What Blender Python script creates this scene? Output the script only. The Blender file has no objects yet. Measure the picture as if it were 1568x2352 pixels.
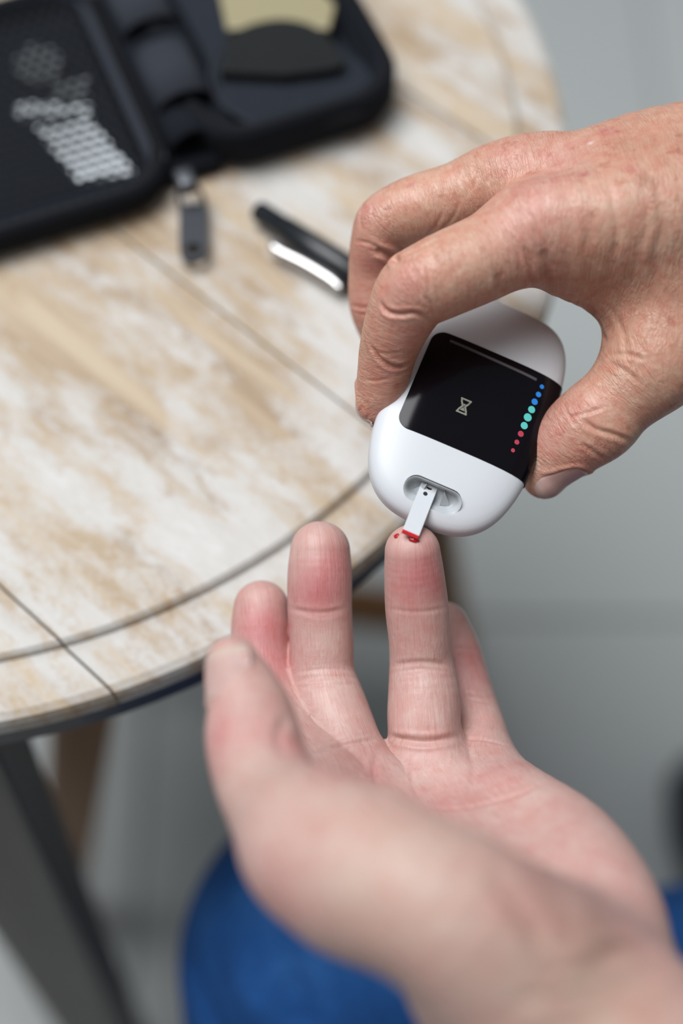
import bpy, bmesh, math, random
import numpy as np
from mathutils import Matrix, Vector
from mathutils.bvhtree import BVHTree

random.seed(4); np.random.seed(4)
SC = bpy.context.scene
COL = SC.collection

# ------------------------------------------------------------------ camera
F_PX = 50.0 / 24.0 * 1568.0           # focal length in pixels of the 1568 x 2352 frame
PITCH = math.radians(62.0)
CAM_H = 1.16
TABLE_Z = 0.72
cam_d = bpy.data.cameras.new('camera'); cam = bpy.data.objects.new('camera', cam_d); COL.objects.link(cam)
cam.location = (0, 0, CAM_H)
cam.rotation_euler = (math.pi / 2 - PITCH, 0, 0)
cam_d.sensor_fit = 'HORIZONTAL'; cam_d.sensor_width = 24.0; cam_d.lens = 50.0
cam_d.clip_start = 0.02
cam_d.dof.use_dof = True; cam_d.dof.focus_distance = 0.436; cam_d.dof.aperture_fstop = 2.6
SC.camera = cam

# ------------------------------------------------------------------ world, lights, exposure
world = bpy.data.worlds.new('world'); SC.world = world; world.use_nodes = True
wn = world.node_tree.nodes; wn['Background'].inputs['Color'].default_value = (0.80, 0.90, 1.0, 1)
wn['Background'].inputs["Strength"].default_value = 0.23

def area(name, loc, target, size, power, color):
    d = bpy.data.lights.new(name, 'AREA'); d.shape = 'RECTANGLE'; d.size, d.size_y = size
    d.energy = power; d.color = color
    o = bpy.data.objects.new(name, d); COL.objects.link(o); o.location = loc
    o.rotation_euler = (Vector(target) - Vector(loc)).to_track_quat('-Z', 'Y').to_euler()
    return o
area('window_daylight', (-0.58, 0.62, 2.55), (0.0, 0.30, 0.75), (1.25, 1.25), 50, (0.97, 0.98, 1.0))

SC.view_settings.view_transform = 'Standard'; SC.view_settings.look = 'None'
SC.view_settings.exposure = 0.0; SC.view_settings.gamma = 1.0
SC.view_settings.use_curve_mapping = False

# ------------------------------------------------------------------ geometry of the view (pixel + distance -> point of the place)
RIGHT = np.array([1.0, 0, 0]); UP = np.array([0, math.sin(PITCH), math.cos(PITCH)])
FWD = np.array([0, math.cos(PITCH), -math.sin(PITCH)]); CAMP = np.array([0, 0, CAM_H])
def ray(px, py):
    return FWD + RIGHT * (px - 784.0) / F_PX - UP * (py - 1176.0) / F_PX
def W(px, py, z):
    return CAMP + ray(px, py) * z
def onz(px, py, z):
    d = ray(px, py); return CAMP + d * ((z - CAM_H) / d[2])

# ------------------------------------------------------------------ materials
def mat(name, color=(0.5, 0.5, 0.5), rough=0.5, metal=0.0, spec=0.5):
    m = bpy.data.materials.new(name); m.use_nodes = True
    b = m.node_tree.nodes['Principled BSDF']
    b.inputs['Base Color'].default_value = (*color, 1); b.inputs['Roughness'].default_value = rough
    b.inputs['Metallic'].default_value = metal; b.inputs['Specular IOR Level'].default_value = spec
    return m
class NT:
    """little helper for node trees"""
    def __init__(s, m): s.t = m.node_tree; s.b = s.t.nodes['Principled BSDF']
    def n(s, typ, **kw):
        nd = s.t.nodes.new(typ)
        for k, v in kw.items():
            if k.startswith('i_'): nd.inputs[k[2:].replace('_', ' ')].default_value = v
            else: setattr(nd, k, v)
        return nd
    def l(s, a, b): s.t.links.new(a, b)
    def coord(s, kind='Object', scale=(1, 1, 1), rot=(0, 0, 0)):
        tc = s.n('ShaderNodeTexCoord'); mp = s.n('ShaderNodeMapping')
        mp.inputs['Scale'].default_value = scale; mp.inputs['Rotation'].default_value = rot
        s.l(tc.outputs[kind], mp.inputs['Vector']); return mp.outputs['Vector']
    def noise(s, vec, scale, detail=4, rough=0.55, dist=0.0):
        nd = s.n('ShaderNodeTexNoise', i_Scale=scale, i_Detail=detail, i_Roughness=rough, i_Distortion=dist)
        s.l(vec, nd.inputs['Vector']); return nd.outputs['Fac']
    def ramp(s, fac, stops):
        nd = s.n('ShaderNodeValToRGB'); e = nd.color_ramp.elements
        while len(e) < len(stops): e.new(0.5)
        for k, (p, c) in enumerate(stops):
            e[k].position = p; e[k].color = (*c, 1) if len(c) == 3 else c
        s.l(fac, nd.inputs['Fac']); return nd.outputs['Color']
    def mix(s, fac, a, b, blend='MIX'):
        nd = s.n('ShaderNodeMix', data_type='RGBA', blend_type=blend)
        for inp, v in ((nd.inputs[0], fac), (nd.inputs[6], a), (nd.inputs[7], b)):
            if isinstance(v, (int, float)): inp.default_value = v
            elif isinstance(v, tuple): inp.default_value = (*v, 1) if len(v) == 3 else v
            else: s.l(v, inp)
        return nd.outputs[2]
    def math(s, op, a, b=0.0):
        nd = s.n('ShaderNodeMath', operation=op)
        for inp, v in ((nd.inputs[0], a), (nd.inputs[1], b)):
            if isinstance(v, (int, float)): inp.default_value = v
            else: s.l(v, inp)
        return nd.outputs[0]
    def bump(s, h, strength, dist):
        nd = s.n('ShaderNodeBump', i_Strength=strength, i_Distance=dist); s.l(h, nd.inputs['Height'])
        s.l(nd.outputs['Normal'], s.b.inputs['Normal']); return nd
    def base(s, c): s.l(c, s.b.inputs['Base Color'])

def m_paint_wood():
    m = mat('distressed_white_paint', rough=0.62); t = NT(m)
    info = t.n('ShaderNodeObjectInfo')
    tc = t.n('ShaderNodeTexCoord'); off = t.n('ShaderNodeVectorMath', operation='ADD')
    mul = t.n('ShaderNodeVectorMath', operation='SCALE'); mul.inputs['Scale'].default_value = 0.0
    t.l(tc.outputs['Object'], off.inputs[0])
    def mp(scale):
        nd = t.n('ShaderNodeMapping'); nd.inputs['Scale'].default_value = scale
        t.l(tc.outputs['Object'], nd.inputs['Vector']); return nd.outputs['Vector']
    blot = t.noise(mp((14, 34, 30)), 1.0, 6, 0.62, 0.4)             # large worn areas, longer along the grain
    fine = t.noise(mp((60, 150, 80)), 1.0, 5, 0.65, 0.6)
    streak = t.noise(mp((5, 95, 40)), 1.0, 4, 0.6, 0.3)
    grit = t.noise(mp((420, 480, 400)), 1.0, 3, 0.6)
    s1 = t.math('ADD', t.math('MULTIPLY', blot, 0.56), t.math('MULTIPLY', fine, 0.38))
    s2 = t.math('ADD', s1, t.math('MULTIPLY', streak, 0.34))
    s3 = t.math('ADD', s2, t.math('MULTIPLY', grit, 0.14))
    # paint survives towards the rim, the middle is worn
    sep = t.n('ShaderNodeVectorMath', operation='LENGTH'); t.l(mp((1, 1, 0)), sep.inputs[0])
    edge = t.n('ShaderNodeMapRange'); edge.inputs[1].default_value = 0.06; edge.inputs[2].default_value = 0.23
    edge.inputs[3].default_value = 0.05; edge.inputs[4].default_value = -0.035
    t.l(sep.outputs['Value'], edge.inputs[0])
    s4 = t.math('ADD', s3, edge.outputs[0])
    wood = t.ramp(streak, [(0.32, (0.23, 0.138, 0.072)), (0.46, (0.38, 0.27, 0.165)), (0.66, (0.53, 0.42, 0.29))])
    paint = t.ramp(fine, [(0.3, (0.54, 0.515, 0.475)), (0.65, (0.63, 0.62, 0.595))])
    mask = t.ramp(s4, [(0.65, (0, 0, 0)), (0.785, (0.95, 0.95, 0.95))])
    c = t.mix(mask, paint, wood)
    stain = t.noise(mp((26, 40, 30)), 1.0, 4, 0.5, 0.3)
    c = t.mix(t.ramp(stain, [(0.66, (0, 0, 0)), (0.80, (0.55, 0.55, 0.55))]), c, (0.30, 0.19, 0.10))
    t.base(c)
    t.bump(t.math('SUBTRACT', 1.0, s3), 0.35, 0.0012)
    return m

def m_floor():
    m = mat('floor_grey', rough=0.38); t = NT(m)
    v = t.n('ShaderNodeNewGeometry').outputs['Position']
    n1 = t.noise(v, 1.3, 3); n2 = t.noise(v, 60, 4)
    c = t.mix(n1, (0.52, 0.55, 0.535), (0.60, 0.63, 0.615))
    c = t.mix(t.math('MULTIPLY', n2, 0.25), c, (0.46, 0.48, 0.47))
    info = t.n('ShaderNodeObjectInfo')
    c = t.mix(t.math('MULTIPLY', info.outputs['Random'], 0.22), c, (0.40, 0.42, 0.41))
    t.base(c); t.bump(n2, 0.1, 0.002); return m

def m_wood(name, a, b):
    m = mat(name, rough=0.5); t = NT(m)
    v = t.coord('Object', (30, 30, 3)); n = t.noise(v, 1.0, 5, 0.6, 0.5)
    t.base(t.ramp(n, [(0.3, a), (0.7, b)])); t.bump(n, 0.2, 0.001); return m

def m_fabric(name, a, b, scale=900, rough=0.9, bump=0.4):
    m = mat(name, rough=rough, spec=0.12); t = NT(m)
    v = t.coord('Object'); n = t.noise(v, 12, 3); w = t.noise(v, scale, 2)
    t.base(t.mix(t.math('MULTIPLY', t.math('ADD', n, w), 0.5), a, b)); t.bump(w, bump, 0.0006); return m

def m_denim():
    m = mat('blue_denim', rough=0.92, spec=0.15); t = NT(m)
    v = t.coord('Object', (1, 1, 1), (0.3, 0.2, 0.7))
    twill = t.n('ShaderNodeTexWave', i_Scale=330.0, i_Distortion=1.2, i_Detail=2.0); t.l(v, twill.inputs['Vector'])
    fade = t.noise(v, 14, 5, 0.6); slub = t.noise(v, 420, 3, 0.7)
    k = t.math('ADD', t.math('MULTIPLY', fade, 0.75), t.math('MULTIPLY', slub, 0.35))
    c = t.ramp(k, [(0.36, (0.008, 0.040, 0.150)), (0.55, (0.016, 0.085, 0.29)), (0.72, (0.045, 0.16, 0.43))])
    t.base(t.mix(t.math('MULTIPLY', twill.outputs['Fac'], 0.25), c, (0.04, 0.14, 0.37)))
    t.bump(t.math('ADD', slub, twill.outputs['Fac']), 0.5, 0.0006); return m

def m_skin(name, dorsal):
    m = mat(name, rough=0.42 if dorsal else 0.47, spec=0.5 if dorsal else 0.42); t = NT(m); b = t.b
    att = t.n('ShaderNodeAttribute', attribute_name='tone'); fc = t.n('ShaderNodeAttribute', attribute_name='fc')
    def mp(src, scale, rot=(0, 0, 0)):
        nd = t.n('ShaderNodeMapping'); nd.inputs['Scale'].default_value = scale; nd.inputs['Rotation'].default_value = rot
        t.l(src, nd.inputs['Vector']); return nd.outputs['Vector']
    obj = t.n('ShaderNodeTexCoord').outputs['Object']; f = fc.outputs['Vector']
    mott = t.noise(obj, 230 if dorsal else 130, 5, 0.65)                   # mottling, ~7 mm
    mott2 = t.noise(obj, 480, 4, 0.65)
    long_ = t.noise(mp(f, (0.13, 1.15, 1)), 1.0, 4, 0.6, 0.25)          # furrows along the finger (fc is in mm)
    cross = t.noise(mp(f, (0.95, 0.16, 1)), 1.0, 4, 0.6, 0.35)          # furrows across
    vor = t.n('ShaderNodeTexVoronoi', feature='DISTANCE_TO_EDGE', i_Scale=1.0)
    t.l(mp(f, (0.75, 0.95, 1), (0, 0, 0.5)), vor.inputs['Vector'])
    vor2 = t.n('ShaderNodeTexVoronoi', feature='DISTANCE_TO_EDGE', i_Scale=1400.0); t.l(obj, vor2.inputs['Vector'])
    c = att.outputs['Color']
    red = t.ramp(mott, [(0.38, (0, 0, 0)), (0.68, (0.75, 0.75, 0.75) if dorsal else (0.55, 0.55, 0.55))])
    c = t.mix(red, c, t.mix(1.0, c, (0.92, 0.62, 0.60), 'MULTIPLY'))
    pale = t.ramp(mott2, [(0.52, (0, 0, 0)), (0.74, (0.45, 0.45, 0.45))])
    c = t.mix(pale, c, t.mix(1.0, c, (1.14, 1.10, 1.08), 'MULTIPLY'))
    if dorsal:
        spots = t.noise(obj, 210, 2, 0.5)
        c = t.mix(t.ramp(spots, [(0.62, (0, 0, 0)), (0.72, (0.55, 0.55, 0.55))]), c, t.mix(1.0, c, (0.72, 0.52, 0.44), 'MULTIPLY'))
    else:
        furrow = t.ramp(long_, [(0.30, (0.5, 0.5, 0.5)), (0.46, (0, 0, 0))])
        c = t.mix(furrow, c, t.mix(1.0, c, (0.86, 0.60, 0.60), 'MULTIPLY'))
        dry = t.ramp(long_, [(0.64, (0, 0, 0)), (0.76, (0.30, 0.30, 0.30))])
        c = t.mix(dry, c, (0.78, 0.60, 0.57))
    t.base(c)
    def lines(scale, rot, width, seed):
        # thin wandering creases: the mid-level contour of a stretched noise
        nd = t.n('ShaderNodeMapping'); nd.inputs['Scale'].default_value = scale; nd.inputs['Rotation'].default_value = (0, 0, rot); nd.inputs['Location'].default_value = (seed, seed * 1.7, seed)
        t.l(f, nd.inputs['Vector']); n_ = t.noise(nd.outputs['Vector'], 1.0, 3, 0.6, 0.4)
        return t.ramp(t.math('ABSOLUTE', t.math('SUBTRACT', n_, 0.5)), [(0.0, (0, 0, 0)), (width, (1, 1, 1))])
    if dorsal:
        la = lines((0.42, 0.10, 1), 0.45, 0.07, 1.0); lb = lines((0.42, 0.10, 1), -0.40, 0.07, 7.0); lc = lines((0.75, 0.30, 1), 0.1, 0.09, 3.0)
    else:
        la = lines((0.060, 0.55, 1), 0.06, 0.07, 1.0); lb = lines((0.085, 0.75, 1), -0.10, 0.08, 7.0); lc = lines((0.35, 0.12, 1), 0.1, 0.07, 3.0)
    h = t.math('ADD', t.math('MULTIPLY', la, 0.9), t.math('MULTIPLY', lb, 0.7))
    h = t.math('ADD', h, t.math('MULTIPLY', lc, 0.5 if dorsal else 0.3))
    h = t.math('ADD', h, t.math('MULTIPLY', cross if dorsal else long_, 0.9))
    v2 = t.ramp(vor2.outputs['Distance'], [(0.0, (0, 0, 0)), (0.22, (1, 1, 1))])
    h = t.math('ADD', h, t.math('MULTIPLY', v2, 0.10))
    patch = t.ramp(t.noise(obj, 75, 3, 0.5), [(0.40, (0.25, 0.25, 0.25)), (0.62, (1, 1, 1))])
    t.bump(t.math('MULTIPLY', h, patch), 0.46 if dorsal else 0.21, 0.0004)
    ln = t.math('MULTIPLY', la, lb)
    c = t.mix(t.math('MULTIPLY', t.math('SUBTRACT', 1.0, ln), 0.20), c, t.mix(1.0, c, (0.80, 0.58, 0.54), 'MULTIPLY'))
    t.base(c)
    b.inputs['Subsurface Weight'].default_value = 0.16
    b.inputs['Subsurface Radius'].default_value = (1.0, 0.36, 0.22)
    b.inputs['Subsurface Scale'].default_value = 0.0035
    return m

def m_nail():
    m = mat('fingernail', (0.56, 0.36, 0.32), rough=0.28, spec=0.5); t = NT(m)
    fc = t.n('ShaderNodeAttribute', attribute_name='fc')
    sx = t.n('ShaderNodeSeparateXYZ'); t.l(fc.outputs['Vector'], sx.inputs[0])
    n = t.noise(fc.outputs['Vector'], 6, 3)
    c = t.mix(n, (0.50, 0.30, 0.27), (0.60, 0.42, 0.38))
    tip = t.ramp(sx.outputs['Y'], [(0.80, (0, 0, 0)), (0.86, (0.9, 0.9, 0.9))])
    t.base(t.mix(t.math('MULTIPLY', tip, 0.6), c, (0.60, 0.50, 0.40)))
    t.b.inputs['Subsurface Weight'].default_value = 0.1; t.b.inputs['Subsurface Scale'].default_value = 0.002
    return m

MAT = {}
def setup_mats():
    M = MAT
    M['paint'] = m_paint_wood(); M['floor'] = m_floor()
    M['grout'] = mat('grout', (0.30, 0.31, 0.30), 0.9)
    M['wall'] = m_fabric('added_wall_plaster', (0.30, 0.29, 0.27), (0.36, 0.35, 0.33), 300)
    M['edge'] = mat('dark_edge_metal', (0.045, 0.045, 0.05), 0.45)
    M['leg'] = m_wood('brown_wood', (0.24, 0.10, 0.028), (0.42, 0.20, 0.07))
    M['leg_grey'] = m_wood('weathered_grey_wood', (0.085, 0.076, 0.068), (0.15, 0.138, 0.126))
    M['denim'] = m_denim()
    M['skin_palm'] = m_skin('skin_palm', False); M['skin_back'] = m_skin('skin_back', True); M['nail'] = m_nail()
    M['white'] = mat('white_plastic', (0.64, 0.665, 0.695), 0.42)
    M['grey'] = mat('light_grey_plastic', (0.50, 0.53, 0.55), 0.4)
    M['glass'] = mat('black_glass', (0.004, 0.003, 0.005), 0.10, spec=0.22)
    M['line'] = mat('screen_reflection_paint', (0.09, 0.08, 0.085), 0.4)  # grey of the reflection painted on the glass
    M['icon'] = mat('hourglass_print', (0.22, 0.225, 0.175), 0.5)
    M['blue'] = mat('blue_print', (0.02, 0.25, 0.80), 0.4); M['teal'] = mat('teal_print', (0.11, 0.60, 0.55), 0.4)
    M['red'] = mat('red_print', (0.50, 0.05, 0.09), 0.4)
    M['strip'] = mat('strip_white', (0.66, 0.69, 0.72), 0.35); M['black'] = mat('black_print', (0.012, 0.012, 0.014), 0.5)
    M['blood'] = mat('blood', (0.42, 0.006, 0.010), 0.12, spec=0.6)
    M['blood_band'] = mat('strip_red_end', (0.55, 0.012, 0.022), 0.25)
    M['nylon'] = m_fabric('black_nylon', (0.006, 0.007, 0.010), (0.014, 0.017, 0.023))
    M['lining'] = m_fabric('dark_lining', (0.012, 0.015, 0.021), (0.030, 0.036, 0.047), 700)
    M['flap'] = m_fabric('charcoal_elastic', (0.022, 0.025, 0.033), (0.045, 0.050, 0.062), 800)
    M['net'] = mat('black_net', (0.008, 0.009, 0.012), 0.8, spec=0.2)
    M['zip'] = mat('zipper_teeth', (0.010, 0.011, 0.014), 0.6, spec=0.2); M['metal'] = mat('dull_metal', (0.10, 0.105, 0.115), 0.4, 0.8)
    M['silver'] = mat('silver_clip', (0.72, 0.70, 0.69), 0.28, 0.9)
    M['pen'] = mat('black_pen_plastic', (0.010, 0.012, 0.015), 0.28)
    M['rubber'] = mat('dark_pull_rubber', (0.020, 0.025, 0.034), 0.55)
    M['pale'] = mat('pale_packet', (0.80, 0.86, 0.90), 0.5); M['dim'] = mat('grey_packet', (0.13, 0.14, 0.15), 0.6)
    M['gold'] = mat('tan_packet', (0.33, 0.29, 0.17), 0.35); M['olive'] = m_fabric('olive_black_pouch', (0.012, 0.013, 0.014), (0.024, 0.026, 0.026), 500)
    M['knit'] = m_fabric('dark_knit', (0.05, 0.055, 0.06), (0.09, 0.095, 0.10), 300)
    M['shoe'] = mat('black_shoe_leather', (0.010, 0.013, 0.020), 0.5)
setup_mats()

# ------------------------------------------------------------------ object helpers
def mesh_obj(name, verts, faces, material=None, parent=None, smooth=False, matrix=None):
    me = bpy.data.meshes.new(name)
    me.from_pydata([tuple(map(float, v)) for v in verts], [], [tuple(map(int, f)) for f in faces]); me.update()
    return link(name, me, material, parent, smooth, matrix)
def link(name, me, material=None, parent=None, smooth=False, matrix=None):
    if material is not None and not me.materials: me.materials.append(MAT[material] if isinstance(material, str) else material)
    if smooth: me.polygons.foreach_set('use_smooth', [True] * len(me.polygons))
    o = bpy.data.objects.new(name, me); COL.objects.link(o)
    if parent is not None: o.parent = parent
    if matrix is not None: o.matrix_local = matrix
    return o
def bm_obj(name, bm, material=None, parent=None, smooth=False, matrix=None):
    bmesh.ops.recalc_face_normals(bm, faces=bm.faces)
    me = bpy.data.meshes.new(name); bm.to_mesh(me); bm.free()
    return link(name, me, material, parent, smooth, matrix)
def empty(name, matrix, label, cat, group=None):
    o = bpy.data.objects.new(name, None); COL.objects.link(o); o.matrix_world = matrix
    o.empty_display_size = 0.02
    return tag(o, label, cat, group)
def tag(o, label, cat, group=None):
    o['label'] = label; o['category'] = cat
    if group: o['group'] = group
    return o
def frame(origin, x, y, z=None):
    x = Vector(x).normalized(); y = Vector(y); y = (y - x * y.dot(x)).normalized()
    zz = x.cross(y)
    m = Matrix((x, y, zz)).transposed().to_4x4(); m.translation = Vector(origin); return m
def bm_box(bm, c, s, rot=None, bevel=0.0, seg=2):
    g = bmesh.ops.create_cube(bm, size=1.0); vs = g['verts']
    bmesh.ops.scale(bm, vec=s, verts=vs)
    if bevel:
        es = list({e for v in vs for e in v.link_edges})
        r = bmesh.ops.bevel(bm, geom=es, offset=bevel, segments=seg, profile=0.6, affect='EDGES')
        vs = list({v for v in r['verts']} | {v for f in r['faces'] for v in f.verts})
        vs = [v for v in bm.verts if v in set(vs) or v in set(vs)]
    if rot is not None: bmesh.ops.rotate(bm, cent=(0, 0, 0), matrix=rot, verts=vs)
    bmesh.ops.translate(bm, vec=c, verts=vs)
    return vs
def sweep(path, rad, n=16, flat=None, cap=True):
    """tube along a polyline with per-point radius; flat = (axis, factor) squashes the section"""
    P = np.asarray(path, float); R = np.broadcast_to(np.asarray(rad, float), (len(P),))
    T = np.gradient(P, axis=0); T /= np.linalg.norm(T, axis=1)[:, None]
    a = np.array([0, 0, 1.0]) if abs(T[0][2]) < 0.9 else np.array([1.0, 0, 0])
    vs, fs = [], []
    for i in range(len(P)):
        u = np.cross(T[i], a); u /= np.linalg.norm(u); w = np.cross(u, T[i]); a = w if i else w
        for k in range(n):
            th = 2 * math.pi * k / n
            d = u * math.cos(th) + w * math.sin(th)
            if flat is not None: d = d - np.asarray(flat[0]) * np.dot(d, flat[0]) * (1 - flat[1])
            vs.append(P[i] + R[i] * d)
    for i in range(len(P) - 1):
        for k in range(n):
            fs.append((i * n + k, i * n + (k + 1) % n, (i + 1) * n + (k + 1) % n, (i + 1) * n + k))
    if cap:
        fs.append(tuple(range(n - 1, -1, -1))); fs.append(tuple((len(P) - 1) * n + k for k in range(n)))
    return vs, fs
def prism(outline, z0, z1):
    n = len(outline)
    vs = [(x, y, z0) for x, y in outline] + [(x, y, z1) for x, y in outline]
    fs = [tuple(range(n - 1, -1, -1)), tuple(range(n, 2 * n))] + [(k, (k + 1) % n, n + (k + 1) % n, n + k) for k in range(n)]
    return vs, fs
def catmull(P, n):
    P = np.asarray(P, float); Q = np.vstack([2 * P[0] - P[1], P, 2 * P[-1] - P[-2]]); out = []
    for i in range(1, len(Q) - 2):
        p0, p1, p2, p3 = Q[i - 1:i + 3]
        for t in np.arange(n) / n:
            out.append(0.5 * (2 * p1 + (p2 - p0) * t + (2 * p0 - 5 * p1 + 4 * p2 - p3) * t * t + (3 * p1 - p0 - 3 * p2 + p3) * t ** 3))
    out.append(P[-1]); return np.array(out)

# ------------------------------------------------------------------ implicit surfaces (for hands and trousers)
def smin(a, b, k):
    h = np.maximum(k - np.abs(a - b), 0) / k
    return np.minimum(a, b) - h * h * k * 0.25
class Chain:
    """tapered tube through points; rows px, py, distance, radius in px"""
    def __init__(s, rows, n=4, flat=None, world=False):
        if world: Q = np.asarray(rows, float)
        else: Q = np.array([[*W(a, b, z), r * z / F_PX] for a, b, z, r in rows])
        s.Q = catmull(Q, n) if n > 1 else Q
        s.A, s.B = s.Q[:-1, :3].astype(np.float32), s.Q[1:, :3].astype(np.float32)
        s.ra, s.rb = s.Q[:-1, 3], s.Q[1:, 3]
        s.len = np.concatenate([[0], np.cumsum(np.linalg.norm(s.B - s.A, axis=1))])
        s.flat = None if flat is None else (np.asarray(flat[0], np.float32) / np.linalg.norm(flat[0]), flat[1])
    def __call__(s, P, info=False):
        N = len(P); d = np.full(N, 1e3, np.float32)
        mg = 0.02 if s.Q[:, 3].max() < 0.045 else 0.09
        lo = (s.Q[:, :3] - s.Q[:, 3:]).min(0) - mg; hi = (s.Q[:, :3] + s.Q[:, 3:]).max(0) + mg
        I = np.where(((P > lo) & (P < hi)).all(1))[0]
        if info: along = np.zeros(N, np.float32); off = np.zeros((N, 3), np.float32)
        if len(I):
            X, Y, Z = (np.ascontiguousarray(P[I, k], np.float32) for k in range(3))
            dd = np.full(len(I), 1e3, np.float32)
            if info: al = np.zeros(len(I), np.float32); of = np.zeros((len(I), 3), np.float32)
            for i in range(len(s.A)):
                ax, ay, az = (float(k) for k in s.A[i]); bx, by, bz = (float(k) for k in s.B[i] - s.A[i]); L2 = bx * bx + by * by + bz * bz + 1e-12
                x, y, z = X - ax, Y - ay, Z - az
                t = np.clip((x * bx + y * by + z * bz) * (1 / L2), 0, 1)
                x -= t * bx; y -= t * by; z -= t * bz
                if s.flat is not None:
                    fx, fy, fz = (float(k) for k in s.flat[0]); g = (x * fx + y * fy + z * fz) * (1 / s.flat[1] - 1); x += g * fx; y += g * fy; z += g * fz
                e = np.sqrt(x * x + y * y + z * z) - (float(s.ra[i]) + float(s.rb[i] - s.ra[i]) * t)
                if info:
                    m = e < dd; al[m] = (s.len[i] + t * math.sqrt(L2))[m]; of[m] = np.stack([x, y, z], 1)[m]
                dd = np.minimum(dd, e)
            d[I] = dd
            if info: along[I] = al; off[I] = of
        return (d, along, off) if info else d
class Body:
    def __init__(s, palm, kp, fingers, kf):
        s.palm, s.kp, s.fingers, s.kf = palm, kp, fingers, kf
    def __call__(s, P):
        P = np.asarray(P, np.float32)
        p = s.palm[0](P)
        for c in s.palm[1:]: p = smin(p, c(P), s.kp)
        d = p
        for k, c in enumerate(s.fingers):
            kk = s.kf[k] if isinstance(s.kf, (list, tuple)) else s.kf
            d = np.minimum(d, smin(p, c(P), kk))
        return d
    def chains(s): return list(s.palm) + list(s.fingers)
    def grad(s, P, h=0.0004):
        g = np.zeros((len(P), 3), np.float32)
        for k in ((1, -1, -1), (-1, -1, 1), (-1, 1, -1), (1, 1, 1)):
            k = np.array(k, np.float32); g += k * s(P + k * h)[:, None]
        return g / (np.linalg.norm(g, axis=1)[:, None] + 1e-9)
    def trace(s, px, py):
        d = Vector(ray(px, py)); h = s.bvh.ray_cast(Vector(CAMP), d.normalized())[0]
        return None if h is None else np.array(h)
def polygonise(body, lo, hi, h):
    """surface nets on a block-refined grid"""
    nb = np.ceil((hi - lo) / (4 * h)).astype(int); n = nb * 4
    c = [lo[a] + (np.arange(nb[a]) + 0.5) * 4 * h for a in range(3)]
    BC = np.stack(np.meshgrid(*c, indexing='ij'), -1).reshape(-1, 3)
    bd = body(BC)
    vals = np.repeat(np.repeat(np.repeat(bd.reshape(nb), 4, 0), 4, 1), 4, 2)
    near = np.argwhere(np.abs(bd.reshape(nb)) < 4 * h * 0.9 * 1.5)
    o = np.stack(np.meshgrid(*[np.arange(4)] * 3, indexing='ij'), -1).reshape(-1, 3)
    idx = (near[:, None, :] * 4 + o[None]).reshape(-1, 3)
    vals[idx[:, 0], idx[:, 1], idx[:, 2]] = body(lo + (idx + 0.5) * h)
    v = vals; ins = v < 0
    cs = np.zeros([k - 1 for k in n], np.int8)
    for d in np.ndindex(2, 2, 2):
        cs += ins[d[0]:n[0] - 1 + d[0], d[1]:n[1] - 1 + d[1], d[2]:n[2] - 1 + d[2]]
    act = (cs > 0) & (cs < 8); ai = np.argwhere(act)
    vid = -np.ones(act.shape, np.int64); vid[act] = np.arange(len(ai))
    acc = np.zeros((len(ai), 3)); cnt = np.zeros(len(ai))
    cor = list(np.ndindex(2, 2, 2))
    for a in cor:
        for ax in range(3):
            if a[ax]: continue
            b = list(a); b[ax] = 1
            va = v[ai[:, 0] + a[0], ai[:, 1] + a[1], ai[:, 2] + a[2]]; vb = v[ai[:, 0] + b[0], ai[:, 1] + b[1], ai[:, 2] + b[2]]
            m = (va < 0) != (vb < 0); t = np.where(m, va / (va - vb + 1e-12), 0)
            p = np.tile(np.array(a, float), (len(ai), 1)); p[:, ax] += t
            acc[m] += p[m]; cnt[m] += 1
    V = lo + (ai + 0.5 + acc / cnt[:, None]) * h
    faces = []
    for ax in range(3):
        u, w = [k for k in range(3) if k != ax]
        s0 = [slice(None)] * 3; s1 = [slice(None)] * 3; s0[ax] = slice(0, n[ax] - 1); s1[ax] = slice(1, n[ax])
        ch = ins[tuple(s0)] != ins[tuple(s1)]; e = np.argwhere(ch)
        e = e[(e[:, u] > 0) & (e[:, w] > 0) & (e[:, u] < n[u] - 1) & (e[:, w] < n[w] - 1)]
        q = []
        for du, dw in ((-1, -1), (0, -1), (0, 0), (-1, 0)):
            c_ = e.copy(); c_[:, u] += du; c_[:, w] += dw; q.append(vid[c_[:, 0], c_[:, 1], c_[:, 2]])
        q = np.stack(q, 1); fl = ins[e[:, 0], e[:, 1], e[:, 2]]
        if ax == 1: fl = ~fl
        q[~fl] = q[~fl][:, ::-1]; faces.append(q)
    return V, np.vstack(faces)
def subdivide(V, Fc):
    E = np.sort(np.stack([Fc, np.roll(Fc, -1, 1)], -1).reshape(-1, 2), 1)
    key = E[:, 0] * len(V) + E[:, 1]; uq, inv = np.unique(key, return_inverse=True)
    em = (V[uq // len(V)] + V[uq % len(V)]) / 2; fm = V[Fc].mean(1)
    e = (len(V) + inv).reshape(-1, 4); f = len(V) + len(uq) + np.arange(len(Fc))
    Q = np.stack([np.stack([Fc[:, k], e[:, k], f, e[:, k - 1]], 1) for k in range(4)], 1).reshape(-1, 4)
    return np.vstack([V, em, fm]), Q
def relax(V, Fc, w=0.5):
    S = np.zeros_like(V); C = np.zeros(len(V))
    for k in range(4):
        q = V[Fc[:, (k + 1) % 4]] + V[Fc[:, k - 1]]
        for a in range(3): S[:, a] += np.bincount(Fc[:, k], q[:, a], len(V))
        C += 2 * np.bincount(Fc[:, k], minlength=len(V))
    return V * (1 - w) + w * S / np.maximum(C, 1)[:, None]
def project(body, V, it=2):
    for _ in range(it):
        g = body.grad(V); V = V - g * np.clip(body(V), -0.002, 0.002)[:, None]
    return V
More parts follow.
